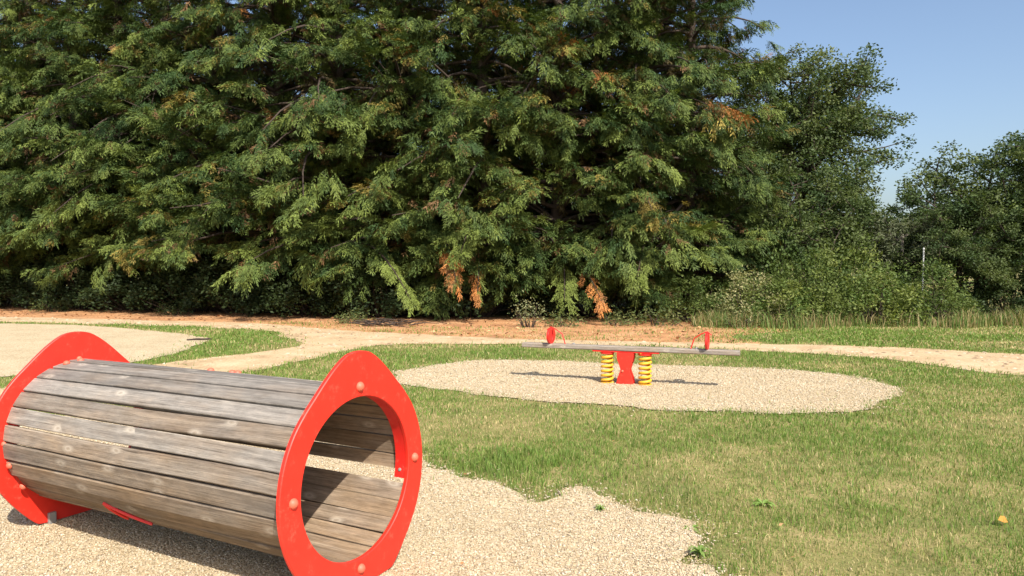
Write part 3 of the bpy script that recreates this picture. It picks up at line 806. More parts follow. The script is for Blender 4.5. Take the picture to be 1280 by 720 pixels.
# ------------------------------------------------------------------ grass (uncountable)
def lawn():
    rng = np.random.RandomState(77)
    X, Y, Wd, Hh = [], [], [], []
    for (y0, y1, dens, w, h) in ((2.6, 4.6, 9000, 0.0030, 0.045), (4.6, 6.5, 6500, 0.0038, 0.048), (6.5, 9.5, 3600, 0.0055, 0.052), (9.5, 13, 1900, 0.0085, 0.058), (13, 20.5, 950, 0.014, 0.065)):
        xm = 0.74 * y1 + 0.6
        n = int(dens * 2 * xm * (y1 - y0))
        x = rng.uniform(-xm, xm, n); y = rng.uniform(y0, y1, n)
        k = np.abs(x) < 0.74 * y + 0.6
        x = x[k]; y = y[k]
        X.append(x); Y.append(y); Wd.append(np.full(len(x), w)); Hh.append(np.full(len(x), h))
    x = np.concatenate(X); y = np.concatenate(Y); w = np.concatenate(Wd); h = np.concatenate(Hh)
    ja = np.where(y > 6, 0.085, 0.05); jx = rng.normal(0, 1, len(x)) * ja; jy = rng.normal(0, 1, len(x)) * ja
    wide = (rng.rand(len(x)) < 0.12); jx[wide] *= 4; jy[wide] *= 4
    bad = np.zeros(len(x), bool)
    for pl in (rSEE, rTUN, rLEFT, rPATH): bad |= in_poly(x + jx, y + jy, pl)
    bad |= in_poly(x + jx * 9, y + jy * 9, rDIRT) & (rng.rand(len(x)) < 0.955)
    bad |= in_poly(x, y, SHADE) & (rng.rand(len(x)) < 0.93)
    bad |= (y > 19.2)
    k = ~bad
    x, y, w, h = x[k], y[k], w[k], h[k]
    cover = fbm(x * 0.9 + 3, y * 0.9 + 9, 5); dry = fbm(x * 0.75 + 40, y * 0.75 + 2, 5); fine = fbm(x * 7, y * 7 + 50, 3)
    # known bare and dry places of this lawn
    def spot(cx, cy, r): return np.exp(-(((x - cx) / r) ** 2 + ((y - cy) / (r * 0.8)) ** 2))
    dryness = 0.9 * np.clip((dry - 0.46) * 3.6, 0, 1) + 0.45 * np.clip((fine - 0.55) * 3, 0, 1) * np.clip((cover - 0.4) * 3, 0, 1) + 0.95 * ( 0.8 * spot(4.4, 6.6, 0.7) + 0.7 * spot(1.7, 3.6, 0.35) + 0.6 * spot(5.1, 8.3, 0.7) + 0.6 * spot(2.2, 3.9, 0.3) + 0.5 * spot(0.0, 7.6, 0.8) + 0.4 * spot(1.2, 6.9, 0.6) + 0.5 * spot(3.0, 4.6, 0.5) + 0.4 * spot(5, 10.8, 0.6))
    lush = spot(0.1, 5.3, 0.5) + 0.6 * spot(1.1, 4.3, 0.35)
    keep = rng.rand(len(x)) < np.clip(0.95 - 0.75 * np.clip(dryness, 0, 1) * (0.4 + fine) - 0.35 * np.clip(0.42 - cover, 0, 1) * 4, 0.6, 1)
    x, y, w, h, dryness, fine, lush, cover = [a[keep] for a in (x, y, w, h, dryness, fine, lush, cover)]
    n = len(x)
    h = h * rng.uniform(0.4, 1.25, n) * (0.15 + 1.6 * fine) * (1 - 0.35 * np.clip(dryness, 0, 1)) * (1 + 0.5 * np.clip(lush, 0, 1)) * (1 + 0.6 * (rng.rand(n) < 0.03))
    az = rng.uniform(0, 6.28, n); bend = rng.uniform(0.1, 1.1, n)
    d = np.stack([np.cos(az), np.sin(az), np.zeros(n)], 1)
    fa = rng.uniform(0, 6.28, n); s = np.stack([np.cos(fa), np.sin(fa), np.zeros(n)], 1) * (w * rng.uniform(0.7, 1.3, n) * 0.5)[:, None]
    b = np.stack([x, y, np.full(n, -0.004)], 1); up = np.array([0, 0, 1.0])
    m = b + d * (h * bend * 0.25)[:, None] + up * (h * 0.6)[:, None]
    t = b + d * (h * bend * 0.85)[:, None] + up * (h * (1.0 - 0.28 * bend))[:, None]
    V = np.stack([b - s, b + s, m - s * 0.8, m + s * 0.8, t], 1).reshape(-1, 3)
    i0 = np.arange(n) * 5
    quads = np.stack([i0, i0 + 1, i0 + 3, i0 + 2], 1); tris = np.stack([i0 + 2, i0 + 3, i0 + 4], 1)
    me = new_mesh("grass", V, quads=quads, tris=tris)
    g1 = np.array([0.090, 0.182, 0.032]); g2 = np.array([0.185, 0.275, 0.052]); st = np.array([0.50, 0.41, 0.21]); ol = np.array([0.26, 0.275, 0.085])
    a = rng.rand(n, 1); c = g1 * (1 - a) + g2 * a
    dd = np.clip(dryness + rng.normal(0, 0.25, n) + 0.10 - 0.35 * np.clip(lush, 0, 1), 0, 1)
    isdry = rng.rand(n) < dd * 0.56
    c[isdry] = (st * rng.uniform(0.7, 1.15, (isdry.sum(), 1)))
    k = (rng.rand(n) < 0.25) & ~isdry; c[k] = c[k] * 0.5 + ol * 0.5
    c *= rng.uniform(0.8, 1.2, (n, 1))
    set_col(me, "tint", np.repeat(c, 5, 0))
    o = link("grass", me, M['grass'])
    tag(o, "short mown lawn of green and dried-out grass round the sand pits and path", "grass", kind="stuff")
    return n
print("blades", lawn())

def tall_grass():
    rng = np.random.RandomState(79); n = 9000
    x = rng.uniform(4.4, 14.5, n); y = 17.75 + rng.normal(0, 0.22, n) + 0.25 * np.sin(x * 1.7) + 0.02 * (x - 9)
    k = rng.rand(n) < np.clip(fbm(x * 1.2, y * 1.2, 4) * 2.4 - 0.6, 0.08, 1); x = x[k]; y = y[k]; n = len(x)
    h = rng.uniform(0.12, 0.5, n) * (0.5 + fbm(x * 2.1, y * 2.1 + 5, 3)); az = rng.uniform(0, 6.28, n); b_ = rng.uniform(0.1, 0.7, n)
    d = np.stack([np.cos(az), np.sin(az), np.zeros(n)], 1); fa = rng.uniform(0, 6.28, n)
    s = np.stack([np.cos(fa), np.sin(fa), np.zeros(n)], 1) * rng.uniform(0.005, 0.011, n)[:, None]
    b = np.stack([x, y, np.full(n, -0.004)], 1); up = np.array([0, 0, 1.0])
    m = b + d * (h * b_ * 0.25)[:, None] + up * (h * 0.6)[:, None]; t = b + d * (h * b_ * 0.8)[:, None] + up * (h * (1 - 0.25 * b_))[:, None]
    V = np.stack([b - s, b + s, m - s * 0.7, m + s * 0.7, t], 1).reshape(-1, 3); i0 = np.arange(n) * 5
    me = new_mesh("tall_grass", V, quads=np.stack([i0, i0 + 1, i0 + 3, i0 + 2], 1), tris=np.stack([i0 + 2, i0 + 3, i0 + 4], 1))
    c = np.where(rng.rand(n, 1) < 0.42, np.array([0.36, 0.29, 0.14]), np.array([0.13, 0.20, 0.05])) * rng.uniform(0.7, 1.2, (n, 1))
    set_col(me, "tint", np.repeat(c, 5, 0))
    tag(link("tall_grass", me, M['grass']), "tall half-dry wild grass along the foot of the shrubs at the right", "grass", kind="stuff")
tall_grass()

# loose chippings on the pits, denser and visible near the camera
def chips():
    rng = np.random.RandomState(88)
    octv = np.array([(1, 0, 0), (-1, 0, 0), (0, 1, 0), (0, -1, 0), (0, 0, 1), (0, 0, -1)], float)
    octf = np.array([(0, 2, 4), (2, 1, 4), (1, 3, 4), (3, 0, 4), (2, 0, 5), (1, 2, 5), (3, 1, 5), (0, 3, 5)])
    X, Y, S = [], [], []
    for (y0, y1, dens, s, poly) in ((2.6, 4.4, 9000, 0.0072, rTUN), (4.4, 7, 4500, 0.0088, rTUN), (7, 9, 2300, 0.0105, rSEE), (9, 11.6, 1500, 0.0125, rSEE)):
        xm = 0.74 * y1 + 0.4
        n = int(dens * 2 * xm * (y1 - y0))
        x = rng.uniform(-xm, xm, n); y = rng.uniform(y0, y1, n)
        jj = np.where(rng.rand(n) < 0.12, 0.22, 0.05)
        k = in_poly(x + rng.normal(0, 1, n) * jj, y + rng.normal(0, 1, n) * jj, poly)
        X.append(x[k]); Y.append(y[k]); S.append(np.full(k.sum(), s))
    x = np.concatenate(X); y = np.concatenate(Y); s = np.concatenate(S)
    n = len(x)
    s = s * rng.uniform(0.45, 1.15, n)
    sc = np.stack([s * rng.uniform(0.9, 1.7, n), s * rng.uniform(0.55, 0.9, n), s * rng.uniform(0.35, 0.6, n)], 1)
    az = rng.uniform(0, 6.28, n); ti = rng.normal(0, 0.35, n)
    v = octv[None] * sc[:, None, :] + rng.normal(0, 0.12, (n, 6, 3)) * s[:, None, None]
    cx, sx = np.cos(ti)[:, None], np.sin(ti)[:, None]
    v = np.stack([v[..., 0] * cx - v[..., 2] * sx, v[..., 1], v[..., 0] * sx + v[..., 2] * cx], -1)
    ca, sa = np.cos(az)[:, None], np.sin(az)[:, None]
    v = np.stack([v[..., 0] * ca - v[..., 1] * sa, v[..., 0] * sa + v[..., 1] * ca, v[..., 2]], -1)
    v += np.stack([x, y, 0.013 + sc[:, 2] * 0.4], 1)[:, None, :]
    f = (octf[None] + (np.arange(n) * 6)[:, None, None]).reshape(-1, 3)
    me = new_mesh("chippings", v.reshape(-1, 3), tris=f)
    pal = np.array([(0.52, 0.425, 0.285), (0.59, 0.50, 0.36), (0.45, 0.355, 0.23), (0.29, 0.23, 0.155), (0.64, 0.57, 0.45), (0.50, 0.39, 0.25)])
    c = pal[rng.choice(6, n, p=[.29, .24, .19, .06, .08, .14])] * rng.uniform(0.80, 1.02, (n, 1))
    set_col(me, "tint", np.repeat(c, 6, 0))
    tag(link("chippings", me, M['stone']), "pale tan loose chippings covering the play pits", "chippings", kind="stuff")
    return n
print("chips", chips())

def pebbles():
    rng = np.random.RandomState(103)
    x = rng.uniform(-16, 12, 26000); y = rng.uniform(7.5, 24, 26000)
    k = in_poly(x, y, rPATH) & (np.abs(x) < 0.74 * y + 1) & (rng.rand(len(x)) < np.clip(fbm(x * 0.9, y * 0.9 + 30, 4) * 2.6 - 0.85, 0.04, 1)); x, y = x[k], y[k]; n = len(x)
    az = rng.uniform(0, 6.28, n); F = np.stack([np.cos(az), np.sin(az), np.zeros(n)], 1); S = np.stack([-np.sin(az), np.cos(az), np.zeros(n)], 1)
    l = rng.uniform(0.02, 0.06, n)[:, None]; w = l * rng.uniform(0.5, 0.9, (n, 1)); h = l * rng.uniform(0.25, 0.5, (n, 1))
    b = np.stack([x, y, np.full(n, 0.006)], 1); up = np.array([[0, 0, 1.0]])
    V = np.stack([b + F * l, b + S * w, b - F * l, b - S * w, b + up * h + F * l * rng.uniform(-0.3, 0.3, (n, 1))], 1).reshape(-1, 3); i0 = np.arange(n) * 5
    me = new_mesh("pebbles", V, tris=np.concatenate([np.stack([i0 + a, i0 + (a + 1) % 4, i0 + 4], 1) for a in range(4)]))
    pal = np.array([(0.46, 0.36, 0.24), (0.36, 0.26, 0.16), (0.26, 0.18, 0.11), (0.52, 0.44, 0.32)])
    set_col(me, "tint", np.repeat(pal[rng.randint(0, 4, n)] * rng.uniform(0.8, 1.1, (n, 1)), 5, 0))
    tag(link("pebbles", me, M['stone']), "loose stones and crumbs of earth on the sandy path", "pebbles", kind="stuff")
pebbles()

def litter():
    rng = np.random.RandomState(101)
    x = rng.uniform(-22, 7, 12000); y = rng.uniform(13, 27, 12000)
    k = in_poly(x, y, rDIRT) & (np.abs(x) < 0.74 * y + 1) & ~(in_poly(x, y, rPATH) & (rng.rand(len(x)) < 0.85)) & (rng.rand(len(x)) < np.clip(fbm(x * 1.3, y * 1.3, 4) * 2.2 - 0.5, 0.05, 1))
    x, y = x[k], y[k]
    x2 = rng.uniform(-4, 6, 900); y2 = rng.uniform(2.8, 11, 900)       # a few dead leaves and bits further out
    k = (np.abs(x2) < 0.72 * y2) & (rng.rand(900) < 0.35); x = np.r_[x, x2[k]]; y = np.r_[y, y2[k]]; m = k.sum(); n = len(x)
    far = np.arange(n) < n - m
    az = rng.uniform(0, 6.28, n); P = np.stack([x, y, np.where(far, 0.014, 0.028)], 1)
    F = norm(np.stack([np.cos(az), np.sin(az), rng.uniform(-0.1, 0.5, n)], 1)); S = norm(np.cross(np.tile([0, 0, 1.0], (n, 1)) + rng.normal(0, 0.4, (n, 3)), F))
    l = np.where(far, rng.uniform(0.04, 0.13, n), rng.uniform(0.012, 0.03, n))
    Q = diamonds(P, F, S, l, l * rng.uniform(0.2, 0.6, n))
    pal = np.array([(0.26, 0.125, 0.055), (0.36, 0.18, 0.08), (0.16, 0.085, 0.045), (0.45, 0.27, 0.13)])
    me = leaf_mesh("leaf_litter", Q, pal[rng.randint(0, 4, n)] * rng.uniform(0.7, 1.2, (n, 1)))
    tag(link("leaf_litter", me, M['stone']), "dry brown leaf litter strewn over the orange dirt along the hedge", "leaf litter", kind="stuff")
litter()

# ------------------------------------------------------------------ crawl tunnel
CZ = 0.505; YAW = -0.4914; LEN = 2.09
ca, sa = math.cos(YAW), math.sin(YAW)
tun = empty("crawl_tunnel", (-0.6738 - ca * LEN / 2, 3.249 - sa * LEN / 2, 0), YAW,
            "wooden barrel play tunnel with red teardrop end panels, standing on the pale chippings", "play tunnel")
RH = 0.361; TH = 0.022
half = [(0.0, 0.565), (0.04, 0.562), (0.087, 0.549), (0.153, 0.507), (0.215, 0.455), (0.27, 0.403), (0.34, 0.335), (0.40, 0.26), (0.445, 0.17), (0.472, 0.07), (0.478, -0.03),
        (0.462, -0.14), (0.425, -0.24), (0.375, -0.32), (0.31, -0.40), (0.245, -0.468), (0.22, -0.482), (0.15, -0.486), (0.0, -0.487)]
hp = np.array(half)
def outline(n=96):
    """outer outline resampled by angle about the hole centre"""
    full = np.concatenate([hp, (hp * [-1, 1])[::-1][1:-1]])
    # densify by Catmull-Rom
    pts = []
    N_ = len(full)
    for i in range(N_):
        p0, p1, p2, p3 = full[i - 1], full[i], full[(i + 1) % N_], full[(i + 2) % N_]
        for j in range(8):
            t = j / 8
            pts.append(0.5 * ((2 * p1) + (p2 - p0) * t + (2 * p0 - 5 * p1 + 4 * p2 - p3) * t * t + (3 * p1 - p0 - 3 * p2 + p3) * t ** 3))
    Q = np.array(pts); a = np.arctan2(Q[:, 1], Q[:, 0]); o = np.argsort(a); a = a[o]; r = np.hypot(Q[o, 0], Q[o, 1])
    th = np.linspace(-math.pi, math.pi, n, endpoint=False)
    return th, np.interp(th, a, r, period=2 * math.pi)
def end_panel(x0, x1):
    mb = MB(); th, ro = outline(128); n = len(th)
    b = 0.0035
    rings = []     # profile round the cross-section: (radius fn, x)
    prof = [(0, b, x0), (0, 0, x0 + b), (0, 0, x1 - b), (0, b, x1), (1, b, x1), (1, 0, x1 - b), (1, 0, x0 + b), (1, b, x0)]
    for (inner, off, x) in prof:
        for k in range(n):
            r = (RH + off) if inner else (ro[k] - off)
            mb.v.append((x, math.cos(th[k]) * r, CZ + math.sin(th[k]) * r))
    m = len(prof)
    for i in range(m):
        j = (i + 1) % m
        for k in range(n):
            k2 = (k + 1) % n
            mb.f.append((i * n + k, j * n + k, j * n + k2, i * n + k2))
    return mb.build("end_panel", M['red'], tun, smooth=True, angle=30)
def cap(c, axis, parent, r=0.019, name="bolt_cap"):
    mb = MB()
    mb.lathe([(r * 1.15, 0), (r * 1.15, r * 0.25), (r * 0.98, r * 0.55), (r * 0.7, r * 0.85), (r * 0.3, r * 1.02)], c, axis, 14)
    return mb.build(name, M['cap'], parent, smooth=True, angle=50)
XR = LEN / 2; XL = -LEN / 2
pR = end_panel(XR - TH, XR); pL = end_panel(XL, XL + TH)
for an in (90, 0, 180, 270):
    y, z = math.cos(R(an)) * 0.407, CZ + math.sin(R(an)) * 0.407
    cap((XR, y, z), (1, 0, 0), pR); cap((XL, y, z), (-1, 0, 0), pL)
    cap((XL + TH, y + 0.01, z), (1, 0, 0), pL, 0.014)
# mounting rings just inside each panel
for pn, xa, xb in ((pR, XR - TH - 0.058, XR - TH), (pL, XL + TH, XL + TH + 0.058)):
    mb = MB(); n = 90
    angs = np.linspace(R(-15), R(205), n)
    for r, x in ((RH + 0.001, xa), (RH + 0.001, xb), (RH + 0.017, xb), (RH + 0.017, xa)):
        for a in angs: mb.v.append((x, math.cos(a) * r, CZ + math.sin(a) * r))
    for i in range(4):
        j = (i + 1) % 4
        for k in range(n - 1): mb.f.append((i * n + k, j * n + k, j * n + k + 1, i * n + k + 1))
    mb.f.append((0, n, 2 * n, 3 * n)); mb.f.append((n - 1, 4 * n - 1, 3 * n - 1, 2 * n - 1))
    mr = mb.build("mounting_ring", M['red_dark'], pn, smooth=True)
    s = 1 if pn is pR else -1
    for a in (-9, ):
        xc = (xa + xb) / 2
        m2 = MB(); m2.lathe([(0.009, 0), (0.008, 0.004), (0.003, 0.006)], (xc, math.cos(R(a)) * (RH + 0.001), CZ + math.sin(R(a)) * (RH + 0.001)), (0, -math.cos(R(a)), -math.sin(R(a))), 10)
        m2.build("screw", M['steel'], mr, smooth=True)
# planks
def barrel():
    rng = np.random.RandomState(9)
    v, f, puv, tint = [], [], [], []
    pitch = 13.62; segs = []
    a = 1.8
    while a < 347 - 2:
        if not (343.0 < a + 0.2): segs.append((a, a + pitch))
        a += pitch
    segs = [(1.8 + pitch * i, 1.8 + pitch * (i + 1)) for i in range(25)]     # ends at 342.3
    segs.append((-10.0, 1.6))
    r0, r1 = RH + 0.0185, RH + 0.0445
    ns, nx = 4, 14
    for pi_, (a0, a1) in enumerate(segs):
        g = R(0.8 + rng.uniform(-0.12, 0.25)); b0, b1 = R(a0) + g, R(a1) - g
        amid = (R(a0) + R(a1)) / 2
        xa, xb = XL + TH + 0.002, XR - TH - 0.002
        deg = (math.degrees(amid) + 360) % 360
        dr = rng.uniform(-0.002, 0.002) - (0.0165 if 206 < deg < 346 else 0)   # floor boards sit inside the ring
        ph, sk, wa = rng.uniform(0, 6), rng.normal(0, 0.0024), rng.uniform(0.001, 0.004)
        upn = math.sin(amid)
        grey = np.clip(0.55 + 0.55 * upn + rng.normal(0, 0.15), 0.0, 1.0)
        bri = rng.uniform(0.80, 1.12)
        base = len(v)
        # flat board cross-section (outer flat chord, slightly rounded edges)
        wh = (r1 * math.tan((b1 - b0) / 2))
        sec = [(-wh * .97, r0), (wh * .97, r0), (wh, r0 + 0.003), (wh, r1 - 0.004), (wh - 0.004, r1 - 0.0005), (0, r1), (-wh + 0.004, r1 - 0.0005), (-wh, r1 - 0.004), (-wh, r0 + 0.003)]
        m = len(sec)
        inner_g = np.clip(0.12 + rng.normal(0, 0.1), 0, 1)
        for i in range(nx + 1):
            x = xa + (xb - xa) * i / nx
            tw = sk * (i / nx - 0.5) * 2 + wa * math.sin(ph + i * 0.5)
            rr = dr + 0.002 * math.sin(ph * 2 + i * 0.37)
            for j, (q, r) in enumerate(sec):
                q2 = q + tw; r2 = r + rr
                y = math.cos(amid) * r2 - math.sin(amid) * q2
                z = math.sin(amid) * r2 + math.cos(amid) * q2
                v.append((x, y, CZ + z))
                puv.append((x + pi_ * 3.7, q + pi_ * 0.53 + (0.27 if r < r0 + 0.002 else 0), pi_ * 1.31))
                tint.append((inner_g if r < r0 + 0.002 else grey, bri, rng.rand()))
        for i in range(nx):
            for j in range(m):
                j2 = (j + 1) % m
                f.append((base + i * m + j, base + i * m + j2, base + (i + 1) * m + j2, base + (i + 1) * m + j))
        f.append(tuple(base + j for j in reversed(range(m)))); f.append(tuple(base + nx * m + j for j in range(m)))
    me = new_mesh("plank_barrel", v, faces=f)
    set_vec(me, "puv", puv); set_col(me, "tint", np.array(tint))
    import bmesh
    bm = bmesh.new(); bm.from_mesh(me); bmesh.ops.recalc_face_normals(bm, faces=bm.faces); bm.to_mesh(me); bm.free()
    return link("plank_barrel", me, M['wood'], tun)
bar = barrel()
RO = RH + 0.0445
for (x, an) in ((XL + 0.07, 103), (XL + 0.10, 94), (0.02, 82), (0.13, 76), (0.17, 76), (XR - 0.045, 203), (XL + 0.055, 196), (XL + 0.06, 216), (XR - 0.05, 250)):
    cap((x, math.cos(R(an)) * RO, CZ + math.sin(R(an)) * RO), (0, math.cos(R(an)), math.sin(R(an))), bar, 0.016)
# red bent strap under the barrel, on the camera side
sp = MB()
pts = []
for k in range(8):
    an = R(215 + k * 3.0); x = -0.30 + 0.006 * k
    pts.append((x, math.cos(an) * (RO - 0.0125), CZ + math.sin(an) * (RO - 0.0125)))
sp.tube(pts, 0.009, 6)
pts2 = [pts[0]] + [(pts[0][0] + 0.03 * k, math.cos(R(215 + 2.4 * k)) * (RO - 0.0125), CZ + math.sin(R(215 + 2.4 * k)) * (RO - 0.0125)) for k in range(1, 9)]
sp.tube(pts2, 0.008, 6); sp.build("strap", M['red_dark'], tun, smooth=True)
# steel feet under the panels
for x in (XR - TH - 0.012, XL + TH + 0.012):
    for y in (-0.165, 0.165):
        mb = MB(); mb.box((x, y, 0.02), (0.02, 0.04, 0.11)); mb.build("foot", M['steel'], tun, bevel=0.003)

# ------------------------------------------------------------------ spring seesaw
A_ = Vector((0.12, 9.5, 0)); B_ = Vector((2.62, 8.55, 0)); mid = (A_ + B_) / 2
syaw = math.atan2(B_.y - A_.y, B_.x - A_.x); sl = (B_ - A_).length
see = empty("spring_seesaw", (mid.x + 0.03, mid.y, 0), syaw, "grey plank seesaw on two yellow coil springs with red handles, in the chippings pit", "seesaw")
PZ0, PT = 0.415, 0.056
def wood_beam(name, parent, x0, x1, wy, z0, z1, seed):
    rng = np.random.RandomState(seed)
    sec = [(-wy, z0 + .01), (-wy + .01, z0), (wy - .01, z0), (wy, z0 + .01), (wy, z1 - .01), (wy - .01, z1), (-wy + .01, z1), (-wy, z1 - .01)]
    v, f, puv, tint = [], [], [], []; nx = 20; m = 8
    for i in range(nx + 1):
        x = x0 + (x1 - x0) * i / nx
        for q, z in sec:
            v.append((x, q + 0.002 * math.sin(i), z)); puv.append((x, q + z * 1.3, seed)); tint.append((0.75, 1.2, 0.5))
    for i in range(nx):
        for j in range(m):
            j2 = (j + 1) % m
            f.append((i * m + j, i * m + j2, (i + 1) * m + j2, (i + 1) * m + j))
    f.append(tuple(reversed(range(m)))); f.append(tuple(nx * m + j for j in range(m)))
    me = new_mesh(name, v, faces=f); set_vec(me, "puv", puv); set_col(me, "tint", np.array(tint))
    import bmesh
    bm = bmesh.new(); bm.from_mesh(me); bmesh.ops.recalc_face_normals(bm, faces=bm.faces); bm.to_mesh(me); bm.free()
    return link(name, me, M['wood'], parent)
wood_beam("plank", see, -sl / 2, sl / 2, 0.07, PZ0, PZ0 + PT, 5)
mb = MB(); mb.box((0, 0, PZ0 - 0.010), (0.82, 0.12, 0.016)); mb.build("mounting_plate", M['red_dark'], see, bevel=0.003)
# hourglass post: two red plates with a core
hw = [(0.10, 0.0), (0.104, 0.03), (0.09, 0.09), (0.062, 0.16), (0.056, 0.19), (0.07, 0.24), (0.094, 0.30), (0.102, 0.34), (0.102, PZ0 - 0.02)]
mb = MB()
for s in (-1, 1):
    y0, y1 = s * 0.055 - 0.012, s * 0.055 + 0.012
    pro = [(w, z) for w, z in hw] + [(-w, z) for w, z in reversed(hw)]
    n = len(pro); b = len(mb.v)
    for y in (y0, y1): mb.v += [(w, y, z - 0.02 if z == 0 else z) for w, z in pro]
    mb.f.append(tuple(b + i for i in range(n))); mb.f.append(tuple(b + n + i for i in reversed(range(n))))
    for i in range(n):
        j = (i + 1) % n; mb.f.append((b + i, b + j, b + n + j, b + n + i))
post = mb.build("post", M['red'], see, bevel=0.004)
mb = MB(); mb.box((0, 0, 0.19), (0.07, 0.084, 0.38)); mb.build("post_core", M['red_dark'], post)
cap((-0.03, -0.067, 0.17), (0, -1, 0), post, 0.014)
for sx in (-0.235, 0.235):
    pts = []; turns = 6.6; nseg = 150
    for i in range(nseg + 1):
        k = i / nseg; an = k * turns * 2 * math.pi + (0.4 if sx > 0 else 0)
        z = 0.012 + (PZ0 - 0.045) * (k if 0.06 < k < 0.94 else (k if k > 0.5 else k))
        pts.append((sx + math.cos(an) * 0.066, math.sin(an) * 0.066, z))
    mb = MB(); mb.tube(pts, 0.017, 8); spng = mb.build("spring", M['yellow'], see, smooth=True, angle=60)
    mb = MB(); mb.lathe([(0.085, 0), (0.085, 0.016), (0.05, 0.02)], (sx, 0, PZ0 - 0.042), (0, 0, 1), 18); mb.build("spring_clamp", M['red_dark'], spng, smooth=True)
    mb = MB(); mb.lathe([(0.085, -0.03), (0.085, 0.018), (0.05, 0.022)], (sx, 0, 0), (0, 0, 1), 18); mb.build("spring_base", M['yellow'], spng, smooth=True)
# handles: an oval grip plate with a slot and a bent stay running inwards
for s in (-1, 1):
    hx = s * (sl / 2 - 0.37) ; zt = PZ0 + PT
    mb = MB(); n = 32; zc = zt + 0.10
    for x in (hx - 0.014, hx + 0.014):
        for (ry, rz) in ((0.15, 0.105), (0.05, 0.07)):
            for k in range(n):
                an = 2 * math.pi * k / n
                mb.v.append((x, math.cos(an) * ry, zc + math.sin(an) * rz))
    for k in range(n):
        k2 = (k + 1) % n
        mb.f += [(k, k2, n + k2, n + k), (2 * n + k, 3 * n + k, 3 * n + k2, 2 * n + k2), (k, 2 * n + k, 2 * n + k2, k2), (n + k, n + k2, 3 * n + k2, 3 * n + k)]
    h = mb.build("handle", M['red_dark'], see, smooth=True, bevel=0.004)
    for y in (-0.012, ):
        m2 = MB(); m2.tube([(hx, 0, zt - 0.005), (hx, 0, zc + 0.09)], 0.012, 8); m2.build("grip_bar", M['red_dark'], h, smooth=True)
    m2 = MB()
    m2.tube([(hx + s * 0.05, 0, zc + 0.07), (hx, 0, zc + 0.108), (hx - s * 0.06, 0, zc + 0.085), (hx - s * 0.15, 0, zc + 0.025), (hx - s * 0.19, 0, zt - 0.004)], 0.007, 8)
    m2.build("stay", M['red_dark'], h, smooth=True, angle=60)
    m2 = MB(); m2.lathe([(0.02, 0), (0.02, 0.012), (0.01, 0.02)], (hx - s * 0.30 if s < 0 else hx - 0.12, 0.0, zt - 0.001), (0, 0, 1), 10); m2.build("bolt", M['steel'], see, smooth=True)

# ------------------------------------------------------------------ small things
PX, PY = 11.2, 20.1
ps = empty("marker_post", (PX, PY, 0), 0, "thin white post standing among the dark shrubs at the right", "post")
mb = MB(); mb.tube([(0, 0, -0.2), (0, 0, 1.0), (0.01, 0, 1.92)], 0.02, 10); mb.build("shaft", M['white'], ps, smooth=True)
mb = MB(); mb.lathe([(0.026, 0), (0.026, 0.03), (0.012, 0.05)], (0.01, 0, 1.92), (0, 0, 1), 10); mb.build("cap", M['white'], ps, smooth=True)

def weed(seed, n, ln, wd, cols, lift=0.45, stem_h=0.0):
    """a rosette or small upright weed of curved leaves"""
    rng = np.random.RandomState(seed); V = []; Qd = []; C = []
    for i in range(n):
        az = i * 2.4 + rng.normal(0, 0.3); l = ln * rng.uniform(0.6, 1.15); up = lift * rng.uniform(0.5, 1.3)
        z0 = stem_h * rng.rand()
        dv = np.array([math.cos(az), math.sin(az), 0]); sv = np.array([-dv[1], dv[0], 0])
        b = len(V); K = 5
        for k in range(K + 1):
            t = k / K; w = wd * (math.sin(math.pi * (0.12 + 0.86 * t)) ** 0.8) * rng.uniform(0.8, 1.2)
            p = dv * l * t + np.array([0, 0, z0 + l * (up * t * 1.6 - (up * 1.4) * t * t) + 0.008])
            V += [p - sv * w + [0, 0, w * 0.35], p, p + sv * w + [0, 0, w * 0.35]]
        for k in range(K):
            for j in (0, 1): Qd.append((b + k * 3 + j, b + k * 3 + j + 1, b + k * 3 + j + 4, b + k * 3 + j + 3))
        m = rng.rand(); c = np.array(cols[0]) * (1 - m) + np.array(cols[1]) * m
        C += [c] * (3 * (K + 1))
    me = new_mesh("weed", V, quads=Qd); set_col(me, "tint", np.array(C)); me.materials.append(M['grass'])
    return me
W1 = weed(1, 16, 0.095, 0.012, ((0.20, 0.32, 0.07), (0.26, 0.38, 0.10)))
W2 = weed(2, 26, 0.07, 0.008, ((0.16, 0.27, 0.06), (0.24, 0.33, 0.09)), 0.8, 0.04)
WG = "leafy weeds in the lawn"
for me, (x, y), rz, s, lab in ((W1, (1.52, 4.42), 0.2, 0.85, "bright broad-leaved weed in the open lawn right of the bare patch edge"),
                               (W1, (0.98, 4.0), 1.7, 0.6, "leafy weed spilling onto the chippings at the lawn's point"),
                               (W2, (0.93, 3.62), 0.5, 0.8, "tufted weed at the bottom of the lawn edge beside the chippings"),
                               (W2, (0.52, 4.3), 2.2, 0.6, "tiny weed alone on the chippings right of the tunnel")):
    o = bpy.data.objects.new("weed", me); COL.objects.link(o); o.location = (x, y, 0.0); o.rotation_euler = (0, 0, rz); o.scale = (s, s, s)
    tag(o, lab, "weed", WG)

# spindly sapling on the dirt behind the seesaw's left handle
SAP = shrub(51, 0.42, 0.85, ((0.10, 0.13, 0.05), (0.30, 0.30, 0.16)), 26, 16, (0.04, 0.07))
put_shrub("sapling", SAP, (0.4, 17.6, 0), 0, (1, 1, 1), "spindly pale sapling on the dirt behind the seesaw's left handle", "sapling", None)
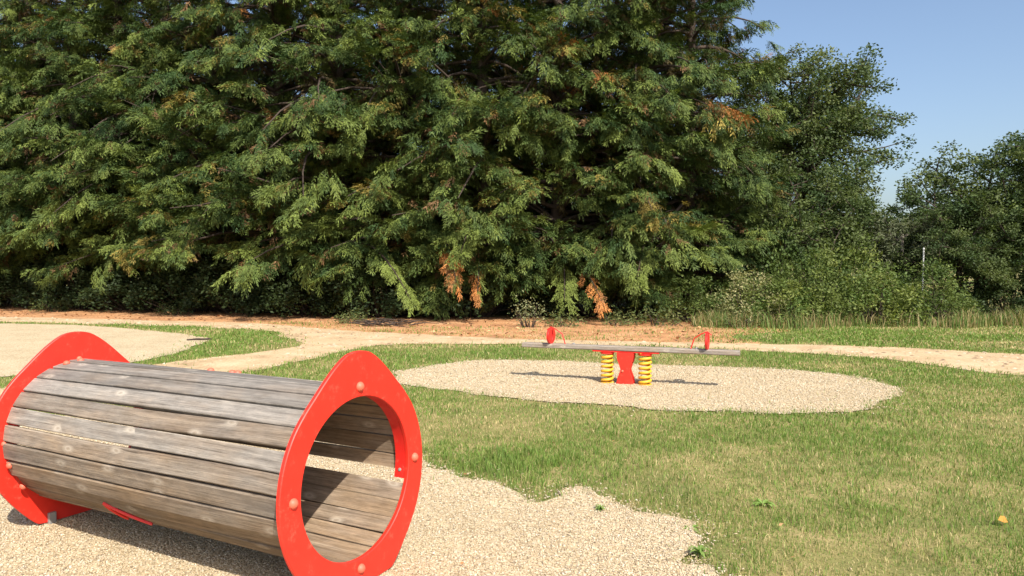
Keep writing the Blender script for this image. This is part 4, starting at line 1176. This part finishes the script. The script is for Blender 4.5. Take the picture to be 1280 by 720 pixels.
# weeds along the dirt's back edge
TUFT = shrub(52, 0.4, 0.3, ((0.06, 0.10, 0.03), (0.16, 0.17, 0.06)), 22, 26, (0.04, 0.08), 0.4)
tl = ["small weed tuft on the dirt above the tunnel's left panel", "small weed tuft on the dirt above the tunnel barrel's middle", "small weed tuft on the dirt just left of the debris pile",
      "weed tuft at the dirt edge between the sapling and the seesaw's left handle", "weed tuft at the dirt edge right of the rusty hanging spray", "weed tuft by the cypress foot behind the seesaw's right half", "weed tuft at the dirt's right tip by the flowering shrub"]
for i, (x, y, s) in enumerate([(-15.0, 24.0, 1.3), (-10.2, 22.2, 1.0), (-4.1, 18.9, 1.0), (1.25, 17.9, 1.1), (2.6, 18.3, 1.2), (3.6, 18.2, 1.5), (5.4, 17.4, 1.2)]):
    put_shrub("weed_tuft", TUFT, (x, y, 0), i * 1.1, (s, s, s), tl[i], "weed", "weed tufts along the foot of the hedge")

# brush debris pile and a stick
rng = np.random.RandomState(61)
mb = MB()
for i in range(26):
    c = np.array([rng.normal(0, 0.32), rng.normal(0, 0.12), rng.uniform(0.02, 0.14)]); az = rng.normal(0, 0.6); l = rng.uniform(0.15, 0.5)
    dv = np.array([math.cos(az), math.sin(az), rng.normal(0, 0.12)])
    a_ = c - dv * l; b_ = c + dv * l
    a_[2] = max(a_[2], 0.015); b_[2] = max(b_[2], 0.015)
    mb.tube([a_, c + rng.normal(0, 0.02, 3), b_], [0.016, 0.014, 0.006], 5)
o = mb.build("brush_pile", M['bark'], None, smooth=True); o.location = (-3.0, 18.0, 0.0)
tag(o, "low heap of dark broken twigs on the dirt under the bright green low branch", "twigs")
mb = MB(); mb.tube([(-0.45, 0, 0.03), (-0.1, 0.03, 0.045), (0.2, -0.02, 0.04), (0.5, 0.03, 0.03)], [0.025, 0.035, 0.03, 0.012], 7)
mb.tube([(0.1, 0, 0.04), (0.25, 0.15, 0.06), (0.35, 0.3, 0.04)], [0.018, 0.012, 0.006], 5)
o = mb.build("fallen_branch", M['bark'], None, smooth=True); o.location = (-6.1, 14.4, 0.01); o.rotation_euler = (0, 0, 0.3); o.scale = (0.55, 0.55, 0.55)
tag(o, "dark fallen branch at the tip of the far left sand pit", "branch")
# orange fallen leaf in the grass
V = [(-0.028, 0, 0.0), (-0.01, 0.02, 0.012), (0.02, 0.018, 0.016), (0.04, 0, 0.006), (0.02, -0.018, 0.016), (-0.01, -0.02, 0.012), (0.004, 0, 0.004)]
me = new_mesh("fallen_leaf", V, faces=[(0, 1, 6), (1, 2, 6), (2, 3, 6), (3, 4, 6), (4, 5, 6), (5, 0, 6)])
set_col(me, "tint", np.tile([0.62, 0.30, 0.07], (7, 1)))
o = link("fallen_leaf", me, M['leaf']); o.location = (2.72, 4.06, 0.035); o.rotation_euler = (R(50), 0.2, 0.4)
tag(o, "single orange fallen leaf lying in the grass at the lower right", "leaf")
